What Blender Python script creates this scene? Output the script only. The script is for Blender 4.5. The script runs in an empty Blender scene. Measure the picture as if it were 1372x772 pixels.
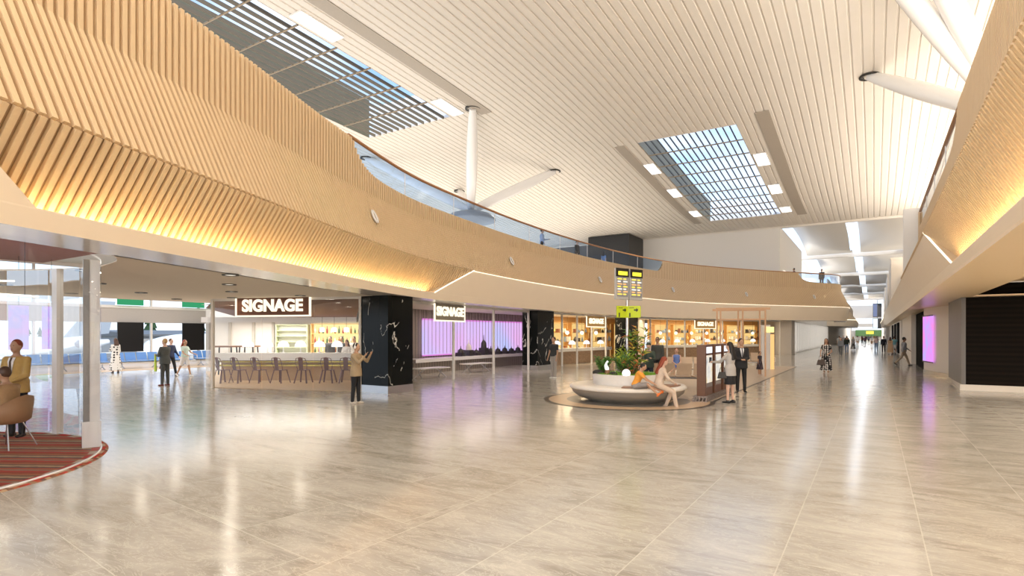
import bpy, math, random
from mathutils import Vector, Matrix
random.seed(7)
S = bpy.context.scene
COL = S.collection
PI = math.pi
V = Vector

# ------------------------------------------------------------------ materials
MATS = {}
def _new(name):
    m = bpy.data.materials.new(name); m.use_nodes = True
    nt = m.node_tree; nt.nodes.clear()
    o = nt.nodes.new('ShaderNodeOutputMaterial')
    return m, nt, o
def N(nt, t, **kw):
    n = nt.nodes.new(t)
    for k, v in kw.items():
        if k in n.inputs: n.inputs[k].default_value = v
        else: setattr(n, k, v)
    return n
def L(nt, a, b): nt.links.new(a, b)
def C4(c): return (c[0], c[1], c[2], 1.0)
def mat(name, col, rough=.5, metal=0., noise=.06, scale=12., spec=.5, coat=0.):
    """plain principled material with a faint procedural mottling"""
    if name in MATS: return MATS[name]
    m, nt, o = _new(name)
    p = N(nt, 'ShaderNodeBsdfPrincipled'); p.inputs['Roughness'].default_value = rough
    p.inputs['Metallic'].default_value = metal; p.inputs['Specular IOR Level'].default_value = spec
    p.inputs['Coat Weight'].default_value = coat
    tc = N(nt, 'ShaderNodeTexCoord'); no = N(nt, 'ShaderNodeTexNoise'); no.inputs['Scale'].default_value = scale
    no.inputs['Detail'].default_value = 3
    L(nt, tc.outputs['Object'], no.inputs['Vector'])
    r = N(nt, 'ShaderNodeMix', data_type='RGBA'); r.inputs[6].default_value = C4([c*(1-noise) for c in col]); r.inputs[7].default_value = C4([min(1, c*(1+noise)) for c in col])
    L(nt, no.outputs['Fac'], r.inputs[0]); L(nt, r.outputs[2], p.inputs['Base Color'])
    L(nt, p.outputs[0], o.inputs[0]); MATS[name] = m
    return m
def emit(name, col, s):
    if name in MATS: return MATS[name]
    m, nt, o = _new(name)
    e = N(nt, 'ShaderNodeEmission'); e.inputs[0].default_value = C4(col); e.inputs[1].default_value = s
    L(nt, e.outputs[0], o.inputs[0]); MATS[name] = m
    return m
def glass(name, tint=(1, 1, 1), refl=.8, rough=0.0, f0=1.45):
    if name in MATS: return MATS[name]
    m, nt, o = _new(name)
    t = N(nt, 'ShaderNodeBsdfTransparent'); t.inputs[0].default_value = C4(tint)
    g = N(nt, 'ShaderNodeBsdfGlossy'); g.inputs['Roughness'].default_value = rough
    f = N(nt, 'ShaderNodeFresnel'); f.inputs[0].default_value = f0
    mu = N(nt, 'ShaderNodeMath', operation='MULTIPLY'); mu.inputs[1].default_value = refl
    mx = N(nt, 'ShaderNodeMixShader')
    L(nt, f.outputs[0], mu.inputs[0]); L(nt, mu.outputs[0], mx.inputs[0]); L(nt, t.outputs[0], mx.inputs[1]); L(nt, g.outputs[0], mx.inputs[2])
    L(nt, mx.outputs[0], o.inputs[0]); MATS[name] = m
    return m
def timber(name, c1, c2, scale=(1, 1, 1), rough=.5, dist=3.):
    if name in MATS: return MATS[name]
    m, nt, o = _new(name)
    p = N(nt, 'ShaderNodeBsdfPrincipled'); p.inputs['Roughness'].default_value = rough
    tc = N(nt, 'ShaderNodeTexCoord'); mp = N(nt, 'ShaderNodeMapping'); mp.inputs['Scale'].default_value = scale
    no = N(nt, 'ShaderNodeTexNoise'); no.inputs['Scale'].default_value = 3.; no.inputs['Detail'].default_value = 5; no.inputs['Distortion'].default_value = dist
    mx = N(nt, 'ShaderNodeMix', data_type='RGBA'); mx.inputs[6].default_value = C4(c1); mx.inputs[7].default_value = C4(c2)
    L(nt, tc.outputs['Object'], mp.inputs[0]); L(nt, mp.outputs[0], no.inputs['Vector']); L(nt, no.outputs['Fac'], mx.inputs[0])
    L(nt, mx.outputs[2], p.inputs['Base Color']); L(nt, p.outputs[0], o.inputs[0]); MATS[name] = m
    return m
def mathn(nt, op, a, b=None, c=None):
    n = N(nt, 'ShaderNodeMath', operation=op)
    for i, v in enumerate((a, b, c)):
        if v is None: continue
        if isinstance(v, (int, float)): n.inputs[i].default_value = v
        else: L(nt, v, n.inputs[i])
    return n.outputs[0]
def mixc(nt, f, a, b):
    n = N(nt, 'ShaderNodeMix', data_type='RGBA')
    if isinstance(f, (int, float)): n.inputs[0].default_value = f
    else: L(nt, f, n.inputs[0])
    for i, v in ((6, a), (7, b)):
        if isinstance(v, tuple): n.inputs[i].default_value = C4(v)
        else: L(nt, v, n.inputs[i])
    return n.outputs[2]

def floor_material():
    m, nt, o = _new('polished_stone_floor')
    p = N(nt, 'ShaderNodeBsdfPrincipled')
    tc = N(nt, 'ShaderNodeTexCoord'); sp = N(nt, 'ShaderNodeSeparateXYZ'); L(nt, tc.outputs['Object'], sp.inputs[0])
    X, Y = sp.outputs[0], sp.outputs[1]
    # tile grid (1.05 m strips along the concourse, staggered joints across)
    fx = mathn(nt, 'DIVIDE', mathn(nt, 'SUBTRACT', X, .38), 1.05)
    ix = mathn(nt, 'FLOOR', fx); rx = mathn(nt, 'FRACT', fx)
    st = mathn(nt, 'MULTIPLY', mathn(nt, 'MODULO', ix, 2.), .5)
    fy = mathn(nt, 'ADD', mathn(nt, 'DIVIDE', Y, 2.1), st)
    iy = mathn(nt, 'FLOOR', fy); ry = mathn(nt, 'FRACT', fy)
    lx = mathn(nt, 'LESS_THAN', rx, .010)
    ly = mathn(nt, 'LESS_THAN', ry, .0035)
    # left apron: tiles turned a few degrees
    a = math.radians(-5.5)
    U = mathn(nt, 'ADD', mathn(nt, 'MULTIPLY', X, math.cos(a)), mathn(nt, 'MULTIPLY', Y, math.sin(a)))
    W = mathn(nt, 'SUBTRACT', mathn(nt, 'MULTIPLY', Y, math.cos(a)), mathn(nt, 'MULTIPLY', X, math.sin(a)))
    gw = mathn(nt, 'DIVIDE', mathn(nt, 'SUBTRACT', W, 1.6), 1.12); iw = mathn(nt, 'FLOOR', gw); rw = mathn(nt, 'FRACT', gw)
    gu = mathn(nt, 'ADD', mathn(nt, 'DIVIDE', U, 2.2), mathn(nt, 'MULTIPLY', mathn(nt, 'MODULO', iw, 2.), .5)); iu = mathn(nt, 'FLOOR', gu); ru = mathn(nt, 'FRACT', gu)
    l2 = mathn(nt, 'MAXIMUM', mathn(nt, 'LESS_THAN', rw, .009), mathn(nt, 'LESS_THAN', ru, .004))
    left = mathn(nt, 'LESS_THAN', X, -3.9)
    line = mathn(nt, 'ADD', mathn(nt, 'MULTIPLY', left, l2), mathn(nt, 'MULTIPLY', mathn(nt, 'SUBTRACT', 1., left), mathn(nt, 'MAXIMUM', lx, ly)))
    iid = mathn(nt, 'ADD', mathn(nt, 'MULTIPLY', left, mathn(nt, 'ADD', iw, mathn(nt, 'MULTIPLY', iu, 7.3))), mathn(nt, 'MULTIPLY', mathn(nt, 'SUBTRACT', 1., left), mathn(nt, 'ADD', ix, mathn(nt, 'MULTIPLY', iy, 5.7))))
    wn = N(nt, 'ShaderNodeTexWhiteNoise', noise_dimensions='1D'); L(nt, iid, wn.inputs['W'])
    # veining, shifted per tile
    cb = N(nt, 'ShaderNodeCombineXYZ'); L(nt, mathn(nt, 'MULTIPLY', wn.outputs['Value'], 40.), cb.inputs[2])
    ad = N(nt, 'ShaderNodeVectorMath', operation='ADD'); L(nt, tc.outputs['Object'], ad.inputs[0]); L(nt, cb.outputs[0], ad.inputs[1])
    mp = N(nt, 'ShaderNodeMapping'); mp.inputs['Rotation'].default_value = (0, 0, math.radians(-28)); mp.inputs['Scale'].default_value = (.55, 1.9, 1.); L(nt, ad.outputs[0], mp.inputs[0])
    n1 = N(nt, 'ShaderNodeTexNoise'); n1.inputs['Scale'].default_value = 1.1; n1.inputs['Detail'].default_value = 9; n1.inputs['Roughness'].default_value = .62; n1.inputs['Distortion'].default_value = 1.6; L(nt, mp.outputs[0], n1.inputs['Vector'])
    n2 = N(nt, 'ShaderNodeTexNoise'); n2.inputs['Scale'].default_value = 2.6; n2.inputs['Detail'].default_value = 12; n2.inputs['Roughness'].default_value = .7; n2.inputs['Distortion'].default_value = 2.5; L(nt, mp.outputs[0], n2.inputs['Vector'])
    r1 = N(nt, 'ShaderNodeValToRGB'); e = r1.color_ramp.elements
    e[0].position = .3; e[0].color = (.295, .275, .235, 1); e[1].position = .72; e[1].color = (.54, .515, .46, 1)
    x = r1.color_ramp.elements.new(.5); x.color = (.43, .408, .36, 1)
    L(nt, n1.outputs['Fac'], r1.inputs[0])
    r2 = N(nt, 'ShaderNodeValToRGB'); e = r2.color_ramp.elements
    e[0].position = .485; e[0].color = (0, 0, 0, 1); e[1].position = .53; e[1].color = (0, 0, 0, 1)
    x = r2.color_ramp.elements.new(.507); x.color = (.55, .55, .55, 1)
    L(nt, n2.outputs['Fac'], r2.inputs[0])
    base = mixc(nt, r2.outputs[0], r1.outputs[0], (.72, .68, .60))
    base = mixc(nt, mathn(nt, 'MULTIPLY', wn.outputs['Value'], .16), base, (.46, .41, .35))
    base = mixc(nt, mathn(nt, 'MULTIPLY', line, .5), base, (.72, .68, .60))
    L(nt, base, p.inputs['Base Color'])
    rr = mathn(nt, 'ADD', mathn(nt, 'MULTIPLY', n1.outputs['Fac'], .10), .10)
    L(nt, rr, p.inputs['Roughness']); p.inputs['IOR'].default_value = 1.6
    L(nt, p.outputs[0], o.inputs[0]); MATS['floor'] = m
    return m
def marble_black():
    m, nt, o = _new('black_marble')
    p = N(nt, 'ShaderNodeBsdfPrincipled'); p.inputs['Roughness'].default_value = .16; p.inputs['Specular IOR Level'].default_value = .18
    tc = N(nt, 'ShaderNodeTexCoord'); mp = N(nt, 'ShaderNodeMapping'); mp.inputs['Scale'].default_value = (.8, .8, .5); mp.inputs['Rotation'].default_value = (.5, .5, .6)
    L(nt, tc.outputs['Object'], mp.inputs[0])
    n = N(nt, 'ShaderNodeTexNoise'); n.inputs['Scale'].default_value = .75; n.inputs['Detail'].default_value = 4; n.inputs['Distortion'].default_value = 1.2; L(nt, mp.outputs[0], n.inputs['Vector'])
    r = N(nt, 'ShaderNodeValToRGB'); e = r.color_ramp.elements
    e[0].position = .492; e[0].color = (.006, .008, .008, 1); e[1].position = .508; e[1].color = (.006, .008, .008, 1)
    x = r.color_ramp.elements.new(.5); x.color = (.8, .78, .72, 1)
    n2 = N(nt, 'ShaderNodeTexNoise'); n2.inputs['Scale'].default_value = 1.3; L(nt, tc.outputs['Object'], n2.inputs['Vector'])
    gate = mathn(nt, 'GREATER_THAN', n2.outputs['Fac'], .5)
    L(nt, n.outputs['Fac'], r.inputs[0])
    L(nt, mixc(nt, gate, (.006, .008, .008), r.outputs[0]), p.inputs['Base Color'])
    L(nt, p.outputs[0], o.inputs[0]); MATS['marble'] = m
    return m
def dots(name, bg, fg, scale=14., thr=.3):
    if name in MATS: return MATS[name]
    m, nt, o = _new(name)
    p = N(nt, 'ShaderNodeBsdfPrincipled'); p.inputs['Roughness'].default_value = .8
    tc = N(nt, 'ShaderNodeTexCoord'); v = N(nt, 'ShaderNodeTexVoronoi'); v.inputs['Scale'].default_value = scale; v.inputs['Randomness'].default_value = .25
    L(nt, tc.outputs['Object'], v.inputs['Vector'])
    f = mathn(nt, 'LESS_THAN', v.outputs['Distance'], thr)
    L(nt, mixc(nt, f, bg, fg), p.inputs['Base Color']); L(nt, p.outputs[0], o.inputs[0]); MATS[name] = m
    return m
def stripes(name, cols, axis=0, period=.5, rough=.8, rot=0., noise=.0):
    if name in MATS: return MATS[name]
    m, nt, o = _new(name)
    p = N(nt, 'ShaderNodeBsdfPrincipled'); p.inputs['Roughness'].default_value = rough
    tc = N(nt, 'ShaderNodeTexCoord'); mp = N(nt, 'ShaderNodeMapping'); mp.inputs['Rotation'].default_value = (0, 0, rot)
    L(nt, tc.outputs['Object'], mp.inputs[0]); sp = N(nt, 'ShaderNodeSeparateXYZ'); L(nt, mp.outputs[0], sp.inputs[0])
    f = mathn(nt, 'FRACT', mathn(nt, 'DIVIDE', sp.outputs[axis], period))
    if noise:
        n = N(nt, 'ShaderNodeTexNoise'); n.inputs['Scale'].default_value = 6.; L(nt, tc.outputs['Object'], n.inputs['Vector'])
        f = mathn(nt, 'FRACT', mathn(nt, 'ADD', f, mathn(nt, 'MULTIPLY', n.outputs['Fac'], noise)))
    r = N(nt, 'ShaderNodeValToRGB'); r.color_ramp.interpolation = 'CONSTANT'
    e = r.color_ramp.elements
    for i, c in enumerate(cols):
        x = e[i] if i < 2 else e.new(i/len(cols))
        x.position = i/len(cols); x.color = C4(c)
    L(nt, f, r.inputs[0]); L(nt, r.outputs[0], p.inputs['Base Color']); L(nt, p.outputs[0], o.inputs[0]); MATS[name] = m
    return m
def screen(name, c1, c2, c3, s, scale=.35):
    """a lit video wall: soft moving colour fields"""
    m, nt, o = _new(name)
    e = N(nt, 'ShaderNodeEmission'); e.inputs[1].default_value = s
    tc = N(nt, 'ShaderNodeTexCoord'); n = N(nt, 'ShaderNodeTexNoise'); n.inputs['Scale'].default_value = scale; n.inputs['Detail'].default_value = 2; L(nt, tc.outputs['Object'], n.inputs['Vector'])
    r = N(nt, 'ShaderNodeValToRGB'); x = r.color_ramp.elements; x[0].position = .35; x[0].color = C4(c1); x[1].position = .68; x[1].color = C4(c3)
    y = x.new(.5); y.color = C4(c2)
    L(nt, n.outputs['Fac'], r.inputs[0]); L(nt, r.outputs[0], e.inputs[0]); L(nt, e.outputs[0], o.inputs[0]); MATS[name] = m
    return m

M_floor = floor_material(); M_marble = marble_black()
M_slat = timber('pale_timber_slats', (.70, .51, .30), (.79, .60, .37), (6, 6, .5), .55, 1.)
M_back = mat('slat_backing', (.44, .29, .155), .8)
M_plaster = mat('cream_plaster', (.93, .79, .61), .42, noise=.02, scale=2)
M_soffit = mat('glossy_soffit', (.74, .66, .58), .16, noise=.02)
M_ceil2 = mat('matte_soffit', (.84, .73, .59), .7, noise=.02)
M_ceil = mat('ceiling_boards', (.80, .75, .68), .6, noise=.03, scale=1.5)
M_white = mat('white_paint', (.82, .80, .77), .4, noise=.02)
M_gloss = mat('white_gloss', (.86, .85, .84), .15, noise=.01)
M_rail = timber('oiled_handrail', (.34, .15, .05), (.45, .21, .07), (3, 3, 3), .35)
M_black = mat('black_satin', (.012, .012, .013), .35)
M_dark = mat('dark_metal', (.05, .048, .045), .4, .6)
M_steel = mat('brushed_steel', (.62, .62, .63), .28, 1.)
M_grille = mat('bronze_grille', (.13, .105, .07), .5, .2)
M_shaft = mat('olive_shaft_shade', (.10, .09, .055), .5, noise=.3, scale=1.2)  # dark tone carries the shade on the left wall of each shaft
M_slot = mat('ceiling_slot_grey', (.44, .39, .33), .6)
M_led = emit('warm_led', (1., .80, .44), 11.)
M_ledline = emit('soft_led_line', (1., .86, .66), .75)
M_panel = emit('light_panel', (1., .97, .92), 1.0)
M_glass = glass('clear_glass', (.97, .98, .98), .45)
M_bglass = glass('blue_tinted_balustrade', (.50, .66, .90), .9)
M_grey = mat('warm_grey_wall', (.56, .52, .47), .7, noise=.04, scale=3)
M_cream = mat('cream_wall', (.80, .74, .66), .5, noise=.02)
M_wood = timber('mid_brown_wood', (.20, .09, .045), (.32, .16, .08), (1, 8, 1), .45)
M_amber = timber('amber_wood', (.62, .34, .11), (.78, .48, .18), (1, 1, 6), .4)
M_tan = timber('tan_shop_floor', (.58, .42, .26), (.68, .51, .33), (1, 6, 1), .35)
M_chairmetal = mat('mauve_metal', (.22, .13, .12), .35, .5)
M_lampwhite = emit('lamp_shade_glow', (1., .95, .88), .56)
M_globe = emit('warm_globe_glow', (1., .86, .6), 1.0)

# ------------------------------------------------------------------ mesh helper
class MB:
    def __init__(s): s.v = []; s.f = []; s.m = []; s.sm = []
    def add(s, vs, fs, mi=0, smooth=False):
        b = len(s.v); s.v += [tuple(x) for x in vs]
        for f in fs: s.f.append([b+i for i in f]); s.m.append(mi); s.sm.append(smooth)
        return s
    def hexa(s, p, mi=0):   # 8 pts: bottom 4 ccw, top 4 ccw
        return s.add(p, [(0, 3, 2, 1), (4, 5, 6, 7), (0, 1, 5, 4), (1, 2, 6, 5), (2, 3, 7, 6), (3, 0, 4, 7)], mi)
    def box(s, x0, x1, y0, y1, z0, z1, mi=0, mx=None):
        p = [V((x, y, z)) for z in (z0, z1) for x, y in ((x0, y0), (x1, y0), (x1, y1), (x0, y1))]
        if mx: p = [mx @ q for q in p]
        return s.hexa(p, mi)
    def bar(s, a, b, w, h, mi=0, up=V((0, 0, 1))):
        a, b = V(a), V(b); d = (b-a).normalized(); sd = d.cross(up)
        if sd.length < 1e-4: sd = d.cross(V((0, 1, 0)))
        sd.normalize(); u = sd.cross(d)
        q = [sd*-w/2+u*-h/2, sd*w/2+u*-h/2, sd*w/2+u*h/2, sd*-w/2+u*h/2]
        return s.add([a+x for x in q]+[b+x for x in q], [(0, 1, 2, 3), (7, 6, 5, 4), (0, 4, 5, 1), (1, 5, 6, 2), (2, 6, 7, 3), (3, 7, 4, 0)], mi)
    def tube(s, pts, rad, n=10, mi=0, cap=True, smooth=True):
        pts = [V(p) for p in pts]
        if not isinstance(rad, (list, tuple)): rad = [rad]*len(pts)
        ref = None; vs = []
        for i, p in enumerate(pts):
            t = (pts[min(i+1, len(pts)-1)]-pts[max(i-1, 0)]).normalized()
            if ref is None: ref = t.cross(V((0, 0, 1)) if abs(t.z) < .9 else V((0, 1, 0))).normalized()
            u = (ref - t*ref.dot(t)).normalized(); w = t.cross(u); ref = u
            vs += [p+(u*math.cos(2*PI*k/n)+w*math.sin(2*PI*k/n))*rad[i] for k in range(n)]
        fs = [(i*n+k, i*n+(k+1) % n, (i+1)*n+(k+1) % n, (i+1)*n+k) for i in range(len(pts)-1) for k in range(n)]
        s.add(vs, fs, mi, smooth)
        if cap: s.add(vs[:n], [tuple(range(n-1, -1, -1))], mi); s.add(vs[-n:], [tuple(range(n))], mi)
        return s
    def lathe(s, prof, c=(0, 0, 0), n=32, mi=0, smooth=True, a0=0., a1=2*PI):
        full = abs(a1-a0-2*PI) < 1e-6; m = n if full else n+1
        vs = [(c[0]+r*math.cos(a0+(a1-a0)*k/n), c[1]+r*math.sin(a0+(a1-a0)*k/n), c[2]+z) for r, z in prof for k in range(m)]
        fs = []
        for i in range(len(prof)-1):
            for k in range(n):
                k2 = (k+1) % m
                fs.append((i*m+k, i*m+k2, (i+1)*m+k2, (i+1)*m+k))
        return s.add(vs, fs, mi, smooth)
    def ell(s, c, r, n=12, k=8, mi=0, mx=None):
        vs = []; c = V(c)
        for i in range(k+1):
            a = PI*i/k
            for j in range(n):
                b = 2*PI*j/n
                p = V((r[0]*math.sin(a)*math.cos(b), r[1]*math.sin(a)*math.sin(b), r[2]*math.cos(a)))
                vs.append(c+(mx @ p if mx else p))
        fs = [(i*n+j, (i+1)*n+j, (i+1)*n+(j+1) % n, i*n+(j+1) % n) for i in range(k) for j in range(n)]
        return s.add(vs, fs, mi, True)
    def poly(s, pts, mi=0): return s.add(pts, [tuple(range(len(pts)))], mi)
    def prism(s, pts, z0, z1, mi=0):
        n = len(pts)
        return s.add([(x, y, z0) for x, y in pts]+[(x, y, z1) for x, y in pts],
                     [tuple(range(n-1, -1, -1)), tuple(range(n, 2*n))]+[(i, (i+1) % n, n+(i+1) % n, n+i) for i in range(n)], mi)
    def grid(s, rows, mi=0, smooth=False):
        n = len(rows[0]); vs = [p for r in rows for p in r]
        return s.add(vs, [(i*n+j, i*n+j+1, (i+1)*n+j+1, (i+1)*n+j) for i in range(len(rows)-1) for j in range(n-1)], mi, smooth)
    def mesh(s, name, mats):
        me = bpy.data.meshes.new(name); me.from_pydata(s.v, [], s.f)
        for m in (mats if isinstance(mats, (list, tuple)) else [mats]): me.materials.append(m)
        me.polygons.foreach_set('material_index', s.m); me.polygons.foreach_set('use_smooth', s.sm); me.update()
        return me
    def build(s, name, mats, parent=None, bevel=0.):
        o = bpy.data.objects.new(name, s.mesh(name, mats)); COL.objects.link(o)
        if parent: o.parent = parent
        if bevel:
            b = o.modifiers.new('b', 'BEVEL'); b.width = bevel; b.segments = 2; b.limit_method = 'ANGLE'
        return o
def tag(o, label, cat, group=None):
    o['label'] = label; o['category'] = cat
    if group: o['group'] = group
    return o
def thing(name, label, cat, loc=(0, 0, 0), rz=0., group=None):
    o = bpy.data.objects.new(name, None); COL.objects.link(o); o.location = loc; o.rotation_euler = (0, 0, rz); o.empty_display_size = .2
    return tag(o, label, cat, group)
def struct(o): o['kind'] = 'structure'; return o
def kids(o): return [c for c in bpy.data.objects if c.parent is o]
def dup(root, loc, rz=None, label=None, group=None):
    r = root.copy(); COL.objects.link(r); r.location = loc
    if rz is not None: r.rotation_euler = (0, 0, rz)
    if label: r['label'] = label
    if group: r['group'] = group
    for c in kids(root):
        d = c.copy(); COL.objects.link(d); d.parent = r
        for g in kids(c):
            e = g.copy(); COL.objects.link(e); e.parent = d
    return r
def light(name, kind, loc, energy, col=(1, .93, .84), size=1., size_y=None, rot=(0, 0, 0), spread=None, shape=None):
    d = bpy.data.lights.new(name, kind); d.energy = energy; d.color = col
    if kind == 'AREA':
        d.size = size
        if size_y: d.shape = 'RECTANGLE'; d.size_y = size_y
        if shape: d.shape = shape
        if spread: d.spread = spread
    else: d.shadow_soft_size = size
    o = bpy.data.objects.new(name, d); COL.objects.link(o); o.location = loc; o.rotation_euler = rot
    return o

# ------------------------------------------------------------------ camera, world
F_PX, W_PX, H_PX = 762., 1372., 772.
cam = bpy.data.cameras.new('camera'); co = bpy.data.objects.new('camera', cam); COL.objects.link(co)
YAW = math.atan(485/762)
co.location = (0, 0, 1.9); co.rotation_euler = (PI/2, 0, YAW)
cam.sensor_width = 36; cam.lens = 36*F_PX/W_PX; cam.shift_y = 62/W_PX; cam.clip_end = 1500
S.camera = co
w = bpy.data.worlds.new('sky'); S.world = w; w.use_nodes = True
nt = w.node_tree; nt.nodes.clear()
o = N(nt, 'ShaderNodeOutputWorld'); bg = N(nt, 'ShaderNodeBackground'); tc = N(nt, 'ShaderNodeTexCoord')
sp = N(nt, 'ShaderNodeSeparateXYZ'); L(nt, tc.outputs['Generated'], sp.inputs[0])
rp = N(nt, 'ShaderNodeValToRGB'); e = rp.color_ramp.elements
e[0].position = .0; e[0].color = (.62, .66, .70, 1); e[1].position = .85; e[1].color = (.12, .25, .52, 1)
x = e.new(.12); x.color = (.56, .72, .93, 1); x = e.new(.4); x.color = (.23, .40, .70, 1)
L(nt, sp.outputs[2], rp.inputs[0])
mp = N(nt, 'ShaderNodeMapping'); mp.inputs['Scale'].default_value = (1, 1, 2.4); L(nt, tc.outputs['Generated'], mp.inputs[0])
no = N(nt, 'ShaderNodeTexNoise'); no.inputs['Scale'].default_value = 3.2; no.inputs['Detail'].default_value = 8; no.inputs['Roughness'].default_value = .55; L(nt, mp.outputs[0], no.inputs['Vector'])
cr = N(nt, 'ShaderNodeValToRGB'); cr.color_ramp.elements[0].position = .47; cr.color_ramp.elements[1].position = .70; L(nt, no.outputs['Fac'], cr.inputs[0])
L(nt, mixc(nt, cr.outputs[0], rp.outputs[0], (.72, .78, .90)), bg.inputs[0]); bg.inputs[1].default_value = .8
L(nt, bg.outputs[0], o.inputs[0])
S.view_settings.view_transform = 'Standard'; S.view_settings.look = 'None'; S.view_settings.gamma = 1.; S.view_settings.use_curve_mapping = False
S.view_settings.exposure = .0

# ------------------------------------------------------------------ plan curve of the left balcony
RZ, FZ, SOF = 7.5, 6.4, 3.15          # rail height, upper floor, soffit
raw = [(-4.9, -6.2), (-5.9, -4.2), (-6.95, -2), (-8.05, .4), (-9.05, 2.8), (-9.95, 5.0), (-10.7, 6.85), (-11.6, 8.9), (-12.4, 10.9), (-13.2, 13.2), (-13.9, 15.6), (-14.38, 19.3), (-14.75, 22.6), (-14.93, 26),
       (-14.98, 29.8), (-14.87, 33.5), (-14.4, 38.4), (-13.55, 43.1), (-12.2, 47.0), (-10.5, 50.3), (-8.7, 53.4), (-6.86, 56.0), (-5.2, 58.4), (-3.6, 60.6), (-3.0, 61.6), (-2.75, 62.8), (-2.75, 64.5), (-3.0, 68)]
pl = [V((a, b, 0)) for a, b in raw]
def catmull(P, n=10):
    out = []
    for i in range(len(P)-1):
        a, b, c, d = P[max(i-1, 0)], P[i], P[i+1], P[min(i+2, len(P)-1)]
        for k in range(n):
            t = k/n
            out.append(.5*((2*b)+(c-a)*t+(2*a-5*b+4*c-d)*t*t+(3*b-a-3*c+d)*t**3))
    return out+[P[-1]]
dense = catmull(pl)
for _ in range(30): dense = [dense[0]]+[(dense[i-1]+dense[i]*2+dense[i+1])/4 for i in range(1, len(dense)-1)]+[dense[-1]]
class Path:
    def __init__(s, P, side=1):
        s.P = P; s.side = side; s.S = [0.]
        for a, b in zip(P, P[1:]): s.S.append(s.S[-1]+(b-a).length)
        s.len = s.S[-1]
    def loc(s, q):
        q = min(max(q, 0), s.len-1e-6); lo, hi = 0, len(s.S)-1
        while hi-lo > 1:
            m = (lo+hi)//2
            if s.S[m] <= q: lo = m
            else: hi = m
        t = (q-s.S[lo])/(s.S[hi]-s.S[lo]); p = s.P[lo].lerp(s.P[hi], t)
        a, b = s.P[max(lo-3, 0)], s.P[min(hi+3, len(s.P)-1)]; T = (b-a).normalized()
        return p, T, V((T.y, -T.x, 0))*s.side
    def at(s, q, off, z):
        p, T, n = s.loc(q); r = p+n*off; return V((r.x, r.y, z))
    def s_of_y(s, y):
        for i in range(len(s.P)-1):
            if s.P[i].y <= y <= s.P[i+1].y: return s.S[i]+(s.S[i+1]-s.S[i])*(y-s.P[i].y)/(s.P[i+1].y-s.P[i].y)
        return s.len
def frange(a, b, st):
    n = max(1, round((b-a)/st)); return [a+(b-a)*i/n for i in range(n+1)]

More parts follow.
